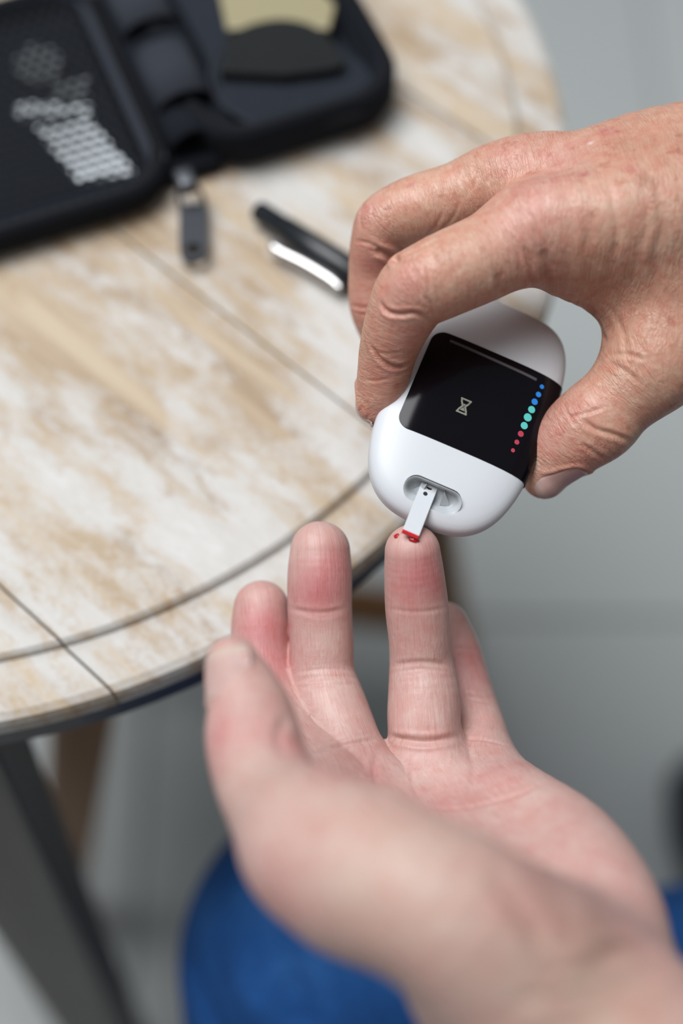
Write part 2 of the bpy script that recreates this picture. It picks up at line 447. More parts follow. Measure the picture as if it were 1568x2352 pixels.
def normals(V, Fc):
    n = np.cross(V[Fc[:, 2]] - V[Fc[:, 0]], V[Fc[:, 3]] - V[Fc[:, 1]]); out = np.zeros_like(V)
    for k in range(3): out[:, k] = sum(np.bincount(Fc[:, c], n[:, k], len(V)) for c in range(4))
    return out / (np.linalg.norm(out, axis=1)[:, None] + 1e-12)
def skin_mesh(body, h, levels, pad=0.006):
    Q = np.vstack([c.Q for c in body.chains()])
    lo = (Q[:, :3] - Q[:, 3:]).min(0) - pad; hi = (Q[:, :3] + Q[:, 3:]).max(0) + pad
    V, Fc = polygonise(body, lo, hi, h)
    V = relax(V, Fc, 0.5); V = project(body, V, 2)
    for k in range(levels):
        V, Fc = subdivide(V, Fc); V = relax(V, Fc, 0.6)
        if k == 0:
            V = project(body, V, 1)
            body.bvh = BVHTree.FromPolygons(V.tolist(), Fc.tolist())
    V = relax(V, Fc, 0.5)
    N = normals(V, Fc); g = body.grad(V[:64].astype(np.float32))
    if (N[:64] * g).sum() < 0: Fc = Fc[:, ::-1].copy(); N = -N
    return V, Fc, N
def stroke(body, V, Nn, disp, pts, w, depth, smooth=6):
    """a crease: pixel polyline dropped onto the surface, pressed into it (mm)"""
    w, depth = w * 1e-3, depth * 1e-3
    P = catmull(np.array(pts, float), smooth) if len(pts) > 2 else np.array([np.array(pts[0]) + (np.array(pts[1]) - np.array(pts[0])) * t for t in np.linspace(0, 1, 8)])
    X = [body.trace(*p) for p in P]; X = np.array([x for x in X if x is not None])
    if len(X) < 2: return
    n = len(X); box = ((V > X.min(0) - 4 * w) & (V < X.max(0) + 4 * w)).all(1); I = np.where(box)[0]
    best = np.full(len(I), 1e3); fade = np.ones(len(I))
    for i in range(n - 1):
        if np.linalg.norm(X[i + 1] - X[i]) > 0.012: continue
        ab = X[i + 1] - X[i]; ap = V[I] - X[i]; t = np.clip(ap @ ab / (ab @ ab + 1e-12), 0, 1)
        d = np.linalg.norm(ap - t[:, None] * ab, axis=1); m = d < best
        best[m] = d[m]; s = (i + t[m]) / (n - 1); fade[m] = np.clip(np.minimum(s, 1 - s) * 5, 0.15, 1)
    x = best / w
    disp[I] -= depth * fade * np.exp(-x * x) - 0.28 * depth * fade * np.exp(-((x - 2.0) / 0.9) ** 2)
def finger_coords(body, V):
    """continuous surface coordinates in mm: x along the finger, y around it (soft-blended between bones)"""
    V = V.astype(np.float32); k0 = body.palm[1]
    def axes(c):
        ax = (c.B[-1] - c.A[0]).astype(float); ax /= np.linalg.norm(ax); u = np.cross(ax, FWD); return ax, u / np.linalg.norm(u)
    AX, U = axes(k0)
    if (AX @ (body.fingers[1].Q[-1, :3] - body.fingers[1].Q[0, :3])) < 0: AX = -AX
    U = np.cross(AX, FWD); U /= np.linalg.norm(U); O = k0.Q[0, :3]
    pal = np.stack([(V - O) @ AX, (V - O) @ U], 1) * 1000
    acc = np.zeros((len(V), 2)); ws = np.zeros(len(V)) + 1e-9
    dp = np.full(len(V), 1.0, np.float32)
    for c in body.palm: dp = np.minimum(dp, c(V))
    w = np.exp(np.clip(-dp / 0.0012, -40, 12)); acc += pal * w[:, None]; ws += w
    for c in body.fingers:
        d = c(V); I = np.where(d < 0.006)[0]; P = V[I]; P64 = P.astype(float)
        a = np.zeros(len(I)); r2 = np.zeros((len(I), 3)); sw = np.zeros(len(I)) + 1e-12
        for i in range(len(c.A)):
            A, B = c.A[i].astype(float), c.B[i].astype(float); ab = B - A; t = np.clip((P64 - A) @ ab / (ab @ ab), 0, 1)
            q = P64 - A - t[:, None] * ab; e = np.linalg.norm(q, axis=1) - c.ra[i]
            wi = np.exp(np.clip(-(e) / 0.0010, -30, 14)); a += wi * (c.len[i] + t * np.linalg.norm(ab)); r2 += wi[:, None] * q; sw += wi
        a /= sw; r2 /= sw[:, None]
        ax, u = axes(c)
        ax = ax if ax @ AX > 0 else ax
        f = np.cross(u, ax); f = f if f @ FWD < 0 else -f
        ang = np.arctan2(r2 @ u, r2 @ f)
        base = c.Q[-1, :3]; off = np.array([(base - O) @ AX, (base - O) @ U]) * 1000
        sgn = 1 if u @ U > 0 else -1
        fc = np.stack([(a - c.len[-1]) * 1000 + off[0], sgn * ang * float(np.mean(c.Q[:, 3])) * 1000 + off[1]], 1)
        w = np.exp(np.clip(-d[I] / 0.0012, -40, 12)); acc[I] += fc * w[:, None]; ws[I] += w
    out = acc / ws[:, None]
    return np.hstack([out, np.zeros((len(V), 1))])
def tone_map(body, V, base, blobs):
    """skin colour of each region: blobs = (px, py, radius mm, colour, strength)"""
    c = np.tile(np.array(base, float), (len(V), 1))
    grey = lambda q: 0.92 * q + 0.08 * q.mean()
    c = np.array([grey(c[0])]) .repeat(len(V), 0)
    for px, py, r, colr, s in blobs:
        X = body.trace(px, py)
        if X is None: continue
        w = s * np.exp(-((V - X) ** 2).sum(1) / (r * 1e-3) ** 2)
        c = c * (1 - w[:, None]) + grey(np.array(colr, float)) * w[:, None]
    return c
def build_skin(name, V, Fc, material, parent, tone, fc):
    me = bpy.data.meshes.new(name)
    me.vertices.add(len(V)); me.vertices.foreach_set('co', V.astype(np.float32).ravel())
    me.loops.add(Fc.size); me.loops.foreach_set('vertex_index', Fc.astype(np.int32).ravel())
    me.polygons.add(len(Fc)); me.polygons.foreach_set('loop_start', np.arange(0, Fc.size, 4, dtype=np.int32))
    me.polygons.foreach_set('use_smooth', np.ones(len(Fc), bool)); me.update(calc_edges=True); me.validate()
    if tone is not None:
        a = me.attributes.new('tone', 'FLOAT_COLOR', 'POINT')
        a.data.foreach_set('color', np.hstack([tone, np.ones((len(V), 1))]).astype(np.float32).ravel())
        a = me.attributes.new('fc', 'FLOAT_VECTOR', 'POINT'); a.data.foreach_set('vector', fc.astype(np.float32).ravel())
    return link(name, me, material, parent)
def nail_frame(c, axis, normal):
    y = axis / np.linalg.norm(axis); nrm = normal - y * (normal @ y); nrm /= np.linalg.norm(nrm)
    return c, np.cross(y, nrm), y, nrm
def nail_bed(V, Nn, disp, fr, hw, hl):
    c, x, y, n = fr; q = V - c; a = (q @ x) / hw; b = (q @ y) / hl; near = (np.abs(q @ n) < 0.009) & (Nn @ n > -0.1)
    rho = (np.abs(a) ** 3 + np.abs(b) ** 3) ** (1 / 3)
    fold = 0.00055 * np.exp(-((rho - 1.14) / 0.12) ** 2) * np.clip(1.0 - b, 0, 1)
    disp += np.where(near, -0.00045 * np.clip((1.05 - rho) / 0.15, 0, 1) + fold, 0)
def nail_obj(body, fr, hw, hl, parent, lift=0.00015, long=1.0):
    c, x, y, n = fr; nu, nv = 15, 17; top, bot, fcs = [], [], []
    for j in range(nv):
        b = -1 + 2 * j / (nv - 1)
        for i in range(nu):
            a = -1 + 2 * i / (nu - 1)
            # round the corners of the plate
            sc = 1 - 0.22 * max(0, abs(b) - 0.55) ** 2 / 0.2025
            bb = b * (1 - 0.16 * a * a * (1 if b > 0 else 0.6) * abs(b))
            p = c + x * a * sc * hw + y * bb * hl * (long if b > 0 else 1) + n * 0.012
            hit = body.bvh.ray_cast(Vector(p), Vector(-n), 0.022)[0]
            s = np.array(hit) if hit is not None else p - n * 0.020
            crown = lift * (1 - 0.7 * a * a)
            top.append(s + n * crown); bot.append(s - n * 0.0006)
            fcs.append((a * 0.5 + 0.5, b * 0.5 + 0.5, 0))
    vs = top + bot; N = nu * nv; fs = []
    for j in range(nv - 1):
        for i in range(nu - 1):
            q = (j * nu + i, j * nu + i + 1, (j + 1) * nu + i + 1, (j + 1) * nu + i)
            fs.append(q); fs.append(tuple(N + k for k in q[::-1]))
    rim = [i for i in range(nu)] + [j * nu + nu - 1 for j in range(1, nv)] + [(nv - 1) * nu + i for i in range(nu - 2, -1, -1)] + [j * nu for j in range(nv - 2, 0, -1)]
    for k in range(len(rim)):
        a, b = rim[k], rim[(k + 1) % len(rim)]; fs.append((b, a, N + a, N + b))
    o = mesh_obj('fingernail', vs, fs, 'nail', parent, True)
    at = o.data.attributes.new('fc', 'FLOAT_VECTOR', 'POINT'); at.data.foreach_set('vector', np.array(fcs + fcs, np.float32).ravel())
    return o

# ================================================================== the setting
FZ = -0.003
vs = [(-4, -3, FZ), (4, -3, FZ), (4, 5, FZ), (-4, 5, FZ)] + [(-4, -3, -0.1), (4, -3, -0.1), (4, 5, -0.1), (-4, 5, -0.1)]
floor = mesh_obj('floor', vs, [(0, 1, 2, 3), (7, 6, 5, 4), (0, 4, 5, 1), (1, 5, 6, 2), (2, 6, 7, 3), (3, 7, 4, 0)], 'grout')
def floor_tiles():
    p = 0.51; bm = bmesh.new(); bm_box(bm, (0, 0, FZ / 2), (p - 0.004, p - 0.004, -FZ), bevel=0.0012, seg=1)
    first = None
    for i in range(-5, 4):
        for j in range(-3, 5):
            if first is None: o = first = bm_obj('tile', bm, 'floor', floor)
            else: o = first.copy(); COL.objects.link(o)
            o.location = (0.345 + p * (i + 0.5), 0.51 + p * (j + 0.5), 0)
floor_tiles()
floor['kind'] = 'structure'
def wall(name, x0, x1, y0, y1):
    bm = bmesh.new(); bm_box(bm, ((x0 + x1) / 2, (y0 + y1) / 2, 1.3), (x1 - x0, y1 - y0, 2.6), bevel=0.004)
    o = bm_obj(name, bm, 'wall'); o['kind'] = 'structure'
wall('added_wall_back', -4, 1.9, -1.0, -0.9)  # unseen wall, added to block light from behind the camera
wall('added_wall_right', 1.8, 1.9, -0.9, 5)  # unseen wall, added to dim the floor near the person

# ================================================================== round table
TC = Vector((-0.1629, 0.4095, 0)); TR = 0.2565
GRAIN = math.radians(-42.0)
table = empty('round_table', Matrix.Translation(TC) @ Matrix.Rotation(GRAIN, 4, 'Z'),
              'small round wooden table with worn white paint and a stepped rim', 'table')
def build_tabletop():
    prof = [(0.0, 0.0), (0.08, 0.0), (0.16, 0.0), (0.225, 0.0), (0.2338, -0.0002), (0.2352, -0.0014), (0.2358, -0.0036), (0.2385, -0.0040),
            (0.2450, -0.0042), (0.2530, -0.0048), (0.2556, -0.0062), (TR, -0.0088), (TR, -0.0150), (0.2540, -0.0170), (0.235, -0.0172), (0.0, -0.0172)]
    seg = 160; bm = bmesh.new(); rings = []
    for r, z in prof:
        if r == 0: rings.append([bm.verts.new((0, 0, TABLE_Z + z))])
        else: rings.append([bm.verts.new((r * math.cos(2 * math.pi * k / seg), r * math.sin(2 * math.pi * k / seg), TABLE_Z + z)) for k in range(seg)])
    for a, b in zip(rings, rings[1:]):
        for k in range(seg):
            k2 = (k + 1) % seg
            if len(a) == 1: bm.faces.new((a[0], b[k], b[k2]))
            elif len(b) == 1: bm.faces.new((a[k], b[0], a[k2]))
            else: bm.faces.new((a[k], b[k], b[k2], a[k2]))
    bmesh.ops.recalc_face_normals(bm, faces=bm.faces)
    seams = [-0.30, -0.1205, 0.0120, 0.1445, 0.30]
    for s0, s1 in zip(seams, seams[1:]):
        b2 = bm.copy(); g = 0.00045
        for y, sgn in ((s0 + g, -1), (s1 - g, 1)):
            r = bmesh.ops.bisect_plane(b2, geom=b2.verts[:] + b2.edges[:] + b2.faces[:], plane_co=(0, y, 0), plane_no=(0, sgn, 0), clear_outer=True)
            cut = [e for e in r['geom_cut'] if isinstance(e, bmesh.types.BMEdge)]
            if cut: bmesh.ops.edgeloop_fill(b2, edges=cut)
        bm_obj('plank', b2, 'paint', table)
    bm.free()
build_tabletop()
def ring_mesh(r0, r1, z0, z1, seg=128):
    vs, fs = [], []
    for k in range(seg):
        c, s = math.cos(2 * math.pi * k / seg), math.sin(2 * math.pi * k / seg)
        vs += [(r0 * c, r0 * s, z0), (r1 * c, r1 * s, z0), (r1 * c, r1 * s, z1), (r0 * c, r0 * s, z1)]
    for k in range(seg):
        a, b = 4 * k, 4 * ((k + 1) % seg)
        for i in range(4): fs.append((a + i, b + i, b + (i + 1) % 4, a + (i + 1) % 4))
    return vs, fs
mesh_obj('edge_band', *ring_mesh(0.228, 0.2545, TABLE_Z - 0.0300, TABLE_Z - 0.0172), 'edge', table)
def leg_bar(name, p, q, w, d, material):
    p, q = Vector(p), Vector(q); ax = (q - p).normalized(); x = Vector((1, 0, 0)); x = (x - ax * x.dot(ax)).normalized()
    m = Matrix((x, ax.cross(x), ax)).transposed().to_4x4(); m.translation = (p + q) / 2
    bm = bmesh.new(); bm_box(bm, (0, 0, 0), (w, d, (q - p).length), bevel=0.004)
    return bm_obj(name, bm, material, table, matrix=table.matrix_world.inverted() @ m)
ZU = TABLE_Z - 0.0172
leg_bar('leg', onz(138, 2110, 0), onz(205, 1560, ZU) + np.array([0.0, 0.07, 0.0]), 0.030, 0.030, 'leg')
leg_bar('leg', onz(300, 2480, 0), onz(-165, 1570, ZU), 0.042, 0.032, 'leg_grey')
leg_bar('leg', (0.100, 0.490, 0.0), (0.020, 0.300, ZU), 0.028, 0.030, 'leg')
leg_bar('leg', (-0.330, 0.600, 0.0), (-0.250, 0.520, ZU), 0.030, 0.030, 'leg')
leg_bar('stretcher', (-0.300, 0.500, 0.13), (0.085, 0.455, 0.13), 0.03, 0.024, 'leg')

# ================================================================== open zip case on the table
A22 = math.radians(22.0)
CASE = Matrix.Translation((-0.058, 0.377, TABLE_Z)) @ Matrix.Rotation(A22, 4, 'Z')
case = empty('zip_case', CASE, 'open black nylon zip case with a mesh pocket, lying on the table', 'case')
def rrect(x0, x1, y0, y1, r, n=8):
    out = []
    for cx, cy, a0 in ((x1 - r, y1 - r, 0), (x0 + r, y1 - r, 90), (x0 + r, y0 + r, 180), (x1 - r, y0 + r, 270)):
        for k in range(n + 1):
            a = math.radians(a0 + 90 * k / n); out.append((cx + r * math.cos(a), cy + r * math.sin(a)))
    return out
def inset(out, d):
    cx = sum(p[0] for p in out) / len(out); cy = sum(p[1] for p in out) / len(out)
    hx = max(abs(p[0] - cx) for p in out); hy = max(abs(p[1] - cy) for p in out)
    return [(cx + (x - cx) * (hx - d) / hx, cy + (y - cy) * (hy - d) / hy) for x, y in out]
def shell(name, out, h, lift):
    """open tray: outer wall, rounded rim, inner wall, floor"""
    rings = [(inset(out, 0.006), 0.0), (inset(out, 0.0015), 0.003), (out, 0.008), (out, h - 0.003), (inset(out, 0.0012), h), (inset(out, 0.005), h), (inset(out, 0.0065), h - 0.002), (inset(out, 0.009), 0.006), (inset(out, 0.012), 0.0045)]
    n = len(out); vs, fs = [], []
    for r, z in rings: vs += [(x, y, z + lift(x, y)) for x, y in r]
    for i in range(len(rings) - 1):
        for k in range(n): fs.append((i * n + k, i * n + (k + 1) % n, (i + 1) * n + (k + 1) % n, (i + 1) * n + k))
    fs.append(tuple(range(n - 1, -1, -1))); fs.append(tuple((len(rings) - 1) * n + k for k in range(n)))
    return mesh_obj(name, vs, fs, 'nylon', case, True)
OUT_R = rrect(0.006, 0.094, 0.002, 0.128, 0.022); OUT_L = rrect(-0.112, -0.006, -0.004, 0.118, 0.020)
flat0 = lambda x, y: 0.0
sr = shell('shell', OUT_R, 0.022, flat0); sl = shell('shell', OUT_L, 0.016, flat0)
# spine joining the halves
bm = bmesh.new(); bm_box(bm, (0.0, 0.060, 0.0045), (0.030, 0.108, 0.009), bevel=0.003); bm_obj('spine', bm, 'nylon', case, True)
# zipper tape and teeth along both rims
def teeth(out, z, parent, step=0.0019):
    P = np.array(out + [out[0]]); L = np.concatenate([[0], np.cumsum(np.linalg.norm(np.diff(P, axis=0), axis=1))])
    vs, fs = [], []
    s = 0
    while s < L[-1]:
        i = min(np.searchsorted(L, s, 'right') - 1, len(P) - 2); d = (P[i + 1] - P[i]) / (L[i + 1] - L[i] + 1e-9); p = P[i] + d * (s - L[i]); nn = np.array([-d[1], d[0]])
        b = len(vs)
        for u, v, w in ((-1, -1, 0), (1, -1, 0), (1, 1, 0), (-1, 1, 0), (-1, -1, 1), (1, -1, 1), (1, 1, 1), (-1, 1, 1)):
            q = p + d * u * 0.0005 + nn * v * 0.0014; vs.append((q[0], q[1], z + w * 0.0010))
        for f in ((0, 3, 2, 1), (4, 5, 6, 7), (0, 1, 5, 4), (1, 2, 6, 5), (2, 3, 7, 6), (3, 0, 4, 7)): fs.append(tuple(b + k for k in f))
        s += step
    o = mesh_obj('zipper_teeth', vs, fs, 'zip', parent); o['kind'] = 'stuff'
teeth(inset(OUT_R, 0.003), 0.0218, sr); teeth(inset(OUT_L, 0.003), 0.0158, sl)
# left half: padded bed and a perforated mesh pocket
bm = bmesh.new(); bm_box(bm, (-0.059, 0.057, 0.0065), (0.086, 0.100, 0.005), bevel=0.002); bm_obj('lining', bm, 'lining', case, True)
def net():
    vs, fs = [], []; p = 0.0051; ro, ri = p / math.sqrt(3), p / math.sqrt(3) * 0.74
    j = 0; y = 0.010
    while y < 0.108:
        x = -0.101 + (p / 2 if j % 2 else 0)
        while x < -0.015:
            b = len(vs); zc = 0.0125 + 0.0015 * math.sin((x + 0.1) / 0.086 * math.pi) * math.sin((y - 0.01) / 0.1 * math.pi)
            for dz in (0.0, -0.0004):
                for r in (ro, ri):
                    for k in range(6):
                        a = math.radians(30 + 60 * k); vs.append((x + r * math.cos(a), y + r * math.sin(a), zc + dz))
            for k in range(6):
                k2 = (k + 1) % 6
                fs.append((b + k, b + k2, b + 6 + k2, b + 6 + k)); fs.append((b + 12 + k2, b + 12 + k, b + 18 + k, b + 18 + k2))
                fs.append((b + 6 + k, b + 6 + k2, b + 18 + k2, b + 18 + k))
            x += p
        y += p * math.sqrt(3) / 2; j += 1
    o = mesh_obj('mesh_pocket', vs, fs, 'net', case); o['kind'] = 'stuff'
net()
tape = bmesh.new(); bm_box(tape, (-0.011, 0.058, 0.0150), (0.008, 0.100, 0.0020), bevel=0.0008); bm_obj('pocket_binding', tape, 'flap', case, True)
# right half: quilted bed, slip pocket with curved mouth, elastic loop and tube sleeve
bm = bmesh.new(); bm_box(bm, (0.050, 0.065, 0.0065), (0.066, 0.104, 0.004), bevel=0.0015); bm_obj('lining', bm, 'lining', case, True)
inv = CASE.inverted()
def cl(px, py, z): return np.array(inv @ Vector(onz(px, py, TABLE_Z + z)))
mouth = catmull([tuple(cl(a, b, 0.015)[:2]) for a, b in ((500, 120), (484, 175), (500, 225), (545, 265), (610, 292), (720, 285), (825, 258), (858, 225), (850, 170), (800, 128), (650, 116))], 5)
vs, fs = prism([tuple(p) for p in mouth], 0.0085, 0.0150); o = mesh_obj('slip_pocket', vs, fs, 'lining', case)
P3 = [(x, y, 0.0152) for x, y in mouth[:-12]]
vs, fs = sweep(P3, 0.0011, 8); mesh_obj('pocket_binding', vs, fs, 'flap', case, True)
vs, fs = prism([tuple(p) for p in catmull([tuple(cl(a, b, 0.0200)[:2]) for a, b in ((505, 165), (520, 100), (560, 62), (640, 44), (715, 58), (765, 100), (782, 150), (650, 172))], 5)], 0.0130, 0.0200)
mesh_obj('inner_pouch', vs, fs, 'olive', case)
# divider leaf rising at the spine with an elastic pen loop
def leaf():
    vs, fs = [], []; n = 14
    for j in range(n + 1):
        y = 0.012 + 0.100 * j / n
        for i in range(9):
            t = i / 8; x = -0.006 + 0.030 * t; z = 0.010 + 0.011 * math.sin(math.pi * (0.15 + 0.75 * t)) + 0.0018 * math.sin(6 * t + 5 * j / n)
            vs.append((x, y, z))
    for j in range(n):
        for i in range(8):
            a = j * 9 + i; fs.append((a, a + 1, a + 10, a + 9))
    o = mesh_obj('divider_leaf', vs, fs, 'nylon', case, True); md = o.modifiers.new('thick', 'SOLIDIFY'); md.thickness = 0.0012
leaf()
def band(y0, y1, x0, x1, h, material, name):
    vs, fs = [], []; n = 16
    for k in range(n + 1):
        a = math.pi * k / n; x = (x0 + x1) / 2 - (x1 - x0) / 2 * math.cos(a); z = 0.016 + h * math.sin(a) ** 0.7
        vs += [(x, y0, z), (x, y1, z), (x, y1, z + 0.0012), (x, y0, z + 0.0012)]
    for k in range(n):
        for i in range(4): fs.append((4 * k + i, 4 * k + 4 + i, 4 * k + 4 + (i + 1) % 4, 4 * k + (i + 1) % 4))
    fs += [(0, 1, 2, 3), (4 * n + 3, 4 * n + 2, 4 * n + 1, 4 * n)]
    mesh_obj(name, vs, fs, material, case, True)
band(0.028, 0.058, -0.004, 0.019, 0.010, 'flap', 'elastic_loop')
band(0.072, 0.100, -0.004, 0.020, 0.009, 'flap', 'elastic_loop')
# slider, ring and pull tab at the front of the spine
sx, sy = -0.004, -0.0045
bm = bmesh.new(); bm_box(bm, (sx, sy, 0.0145), (0.008, 0.010, 0.006), bevel=0.0018); slider = bm_obj('zipper_slider', bm, 'metal', case, True)
ringp = [cl(440, 462, 0.007) + np.array([0.0048 * math.cos(a), 0.0060 * math.sin(a), 0.004 * math.sin(a)]) for a in np.linspace(0, 2 * math.pi, 25)]
vs, fs = sweep(ringp, 0.0009, 8, cap=False); mesh_obj('pull_ring', vs, fs, 'zip', slider, True)
p0, p1 = cl(443, 478, 0.0045), cl(446, 612, 0.0030); ax = (p1 - p0)
def tab():
    L = float(np.linalg.norm(ax[:2])); bm = bmesh.new(); w = 0.0052
    out = [(-w * 0.8, 0), (w * 0.8, 0), (w, 0.002)] + [(w * math.cos(a), L - w + w * math.sin(a)) for a in np.linspace(0, math.pi, 13)] + [(-w, 0.002)]
    hole = [(0.0029 * math.cos(a), L - w + 0.0029 * math.sin(a)) for a in np.linspace(0, 2 * math.pi, 24, endpoint=False)]
    vs, fs = [], []
    for z in (0.0, 0.0026):
        eo = [bm.verts.new((x, y, z)) for x, y in out]; ho = [bm.verts.new((x, y, z)) for x, y in hole]
        e = [bm.edges.new((eo[k], eo[(k + 1) % len(eo)])) for k in range(len(eo))] + [bm.edges.new((ho[k], ho[(k + 1) % 24])) for k in range(24)]
        bmesh.ops.triangle_fill(bm, edges=e, use_beauty=True)
        vs.append((eo, ho))
    for a, b in ((vs[0][0], vs[1][0]), (vs[0][1], vs[1][1])):
        for k in range(len(a)): bm.faces.new((a[k], a[(k + 1) % len(a)], b[(k + 1) % len(a)], b[k]))
    m = frame(p0, (-ax[1], ax[0], 0), (ax[0], ax[1], 0)); m = frame(p0, (ax[1], -ax[0], 0), (ax[0], ax[1], 0))
    return bm_obj('pull_tab', bm, 'rubber', slider, matrix=m)
tab()
# things kept in the case
def packet(name, px, zc, label, cat, material, h=0.004, group=None):
    P = [CASE.inverted() @ Vector(onz(a, b, TABLE_Z + zc)) for a, b in px]
    c = sum(P, Vector()) / len(P); bm = bmesh.new()
    lo = [bm.verts.new(((p.x - c.x), (p.y - c.y), 0)) for p in P]; f = bm.faces.new(lo)
    r = bmesh.ops.extrude_face_region(bm, geom=[f]); up = [v for v in r['geom'] if isinstance(v, bmesh.types.BMVert)]
    bmesh.ops.translate(bm, vec=(0, 0, h), verts=up)
    bmesh.ops.bevel(bm, geom=bm.edges[:], offset=0.0008, segments=2, profile=0.6, affect='EDGES')
    o = bm_obj(name, bm, material); o.matrix_world = CASE @ Matrix.Translation((c.x, c.y, zc - h))
    return tag(o, label, cat, group)
def circ(cx, cy, rx, ry, n=16): return [(cx + rx * math.cos(2 * math.pi * k / n), cy - ry * math.sin(2 * math.pi * k / n)) for k in range(n)]
packet('pale_packet', [(78, 290), (205, 268), (312, 395), (182, 418)], 0.0118, 'pale slanted packet, the larger white one behind the black mesh', 'packet', 'pale')
packet('pale_packet', [(28, 242), (60, 232), (212, 240), (214, 262), (40, 266)], 0.0118, 'narrow pale packet at the upper edge of the white patch behind the mesh', 'packet', 'pale')
packet('grey_disc', circ(88, 145, 58, 46), 0.0118, 'round dim grey disc seen through the mesh pocket', 'disc', 'dim')
packet('grey_packet', [(118, 180), (205, 176), (206, 228), (120, 232)], 0.0118, 'small dim grey packet between the round disc and the white packets', 'packet', 'dim')
packet('tan_packet', [(498, -40), (700, -60), (770, 10), (756, 66), (640, 60), (520, 66)], 0.0185, 'tan glossy packet sticking out above the inner pouch of the case', 'packet', 'gold')

# ================================================================== pen beside the case
pa, pb = onz(588, 476, TABLE_Z + 0.0075), onz(805, 622, TABLE_Z + 0.0075); pdir = (pb - pa) / np.linalg.norm(pb - pa)
PEN = frame((pa[0], pa[1], TABLE_Z), (pdir[0], pdir[1], 0), (-pdir[1], pdir[0], 0))
pen = empty('pen', PEN, 'black pen with a silver clip lying beside the zip case', 'pen')
def lathe_x(prof, n=28, zc=0.0062):
    vs, fs = [], []
    for x, r in prof:
        for k in range(n): a = 2 * math.pi * k / n; vs.append((x, r * math.cos(a), zc + r * math.sin(a)))
    for i in range(len(prof) - 1):
        for k in range(n): fs.append((i * n + k, i * n + (k + 1) % n, (i + 1) * n + (k + 1) % n, (i + 1) * n + k))
    fs += [tuple(range(n - 1, -1, -1)), tuple((len(prof) - 1) * n + k for k in range(n))]
    return vs, fs
mesh_obj('cap', *lathe_x([(0.0, 0.0030), (0.0006, 0.0038), (0.0016, 0.0042), (0.014, 0.0045), (0.0145, 0.0049), (0.050, 0.0060), (0.0505, 0.0057)]), 'pen', pen, True)
mesh_obj('barrel', *lathe_x([(0.0507, 0.0058), (0.090, 0.0061), (0.115, 0.0056), (0.128, 0.0040), (0.136, 0.0016), (0.1375, 0.0006)]), 'pen', pen, True)
q = [PEN.inverted() @ Vector(onz(a, b, TABLE_Z + 0.006)) for a, b in ((640, 556), (628, 566), (645, 580), (690, 602), (735, 628), (765, 648), (782, 664))]
qq = catmull([tuple(v) for v in q], 6); rr = np.interp(np.linspace(0, 1, len(qq)), [0, 0.2, 0.8, 1], [0.0018, 0.0022, 0.0022, 0.0016])
mesh_obj('clip', *sweep(qq, rr, 10), 'silver', pen, True)

# ================================================================== glucose meter
MZ = 0.447; TILT = math.radians(19.5)
ex = RIGHT * 0.9196 - UP * 0.3928
ey0 = RIGHT * 0.400 + UP * 0.9165; ey0 = ey0 - ex * (ey0 @ ex); ey0 /= np.linalg.norm(ey0)
ey = ey0 * math.cos(TILT) + FWD * math.sin(TILT)
METER = frame(W(1069, 950, MZ), ex, ey); MI = METER.inverted()
meter = empty('glucose_meter', METER, 'white handheld blood glucose meter with a black screen, held in the right hand', 'meter')
MA, MB_, MC = 0.0258, 0.0402, 0.0076
def msurf(u, v, side=1, eps=0.0):
    """height of the domed case at (u, v)"""
    n = 2.85 if v < 0 else 3.9
    k = min((abs(u) / (MA + eps)) ** n + (abs(v) / (MB_ + eps)) ** n, 1.0)
    return side * (MC + eps) * (1 - k ** (3.2 / n)) ** (1 / 3.2)
def meter_body():
    vs, fs = [], []; na = 128
    prof = [math.sin(math.pi / 2 * t) for t in (0.03, .1, .2, .3, .4, .5, .6, .7, .78, .85, .9, .94, .97, .99)]
    rings = [(p, 1) for p in prof] + [(1.0, 0)] + [(p, -1) for p in prof[::-1]]
    for s, sd in rings:
        for k in range(na):
            a = 2 * math.pi * k / na; c, d = math.cos(a), math.sin(a); n = 2.85 if d < 0 else 3.9
            r = 1 / ((abs(c) / MA) ** n + (abs(d) / MB_) ** n) ** (1 / n)
            x, y = r * c * s, r * d * s
            vs.append((x, y, sd * MC * (1 - s ** 3.2) ** (1 / 3.2) if sd else 0.0))
    for i in range(len(rings) - 1):
        for k in range(na): fs.append((i * na + k, i * na + (k + 1) % na, (i + 1) * na + (k + 1) % na, (i + 1) * na + k))
    fs.append(tuple(range(na))); fs.append(tuple((len(rings) - 1) * na + k for k in range(na - 1, -1, -1)))
    me = bpy.data.meshes.new('body'); me.from_pydata(vs, [], fs); bm = bmesh.new(); bm.from_mesh(me); bmesh.ops.recalc_face_normals(bm, faces=bm.faces); bm.to_mesh(me); bm.free()
    return me
PC = Vector((-0.0004, -0.0322)); PHL, PHW = 0.0093, 0.0038
tiltp = math.radians(-33)
PORT = Matrix.Translation((PC.x, PC.y, msurf(PC.x, PC.y))) @ Matrix.Rotation(-tiltp, 4, 'X')
def pill(hl, hw, n=12):
    return [(hl - hw + hw * math.cos(a), hw * math.sin(a)) for a in np.linspace(-math.pi / 2, math.pi / 2, n)] + [(-hl + hw + hw * math.cos(a), hw * math.sin(a)) for a in np.linspace(math.pi / 2, 3 * math.pi / 2, n)]
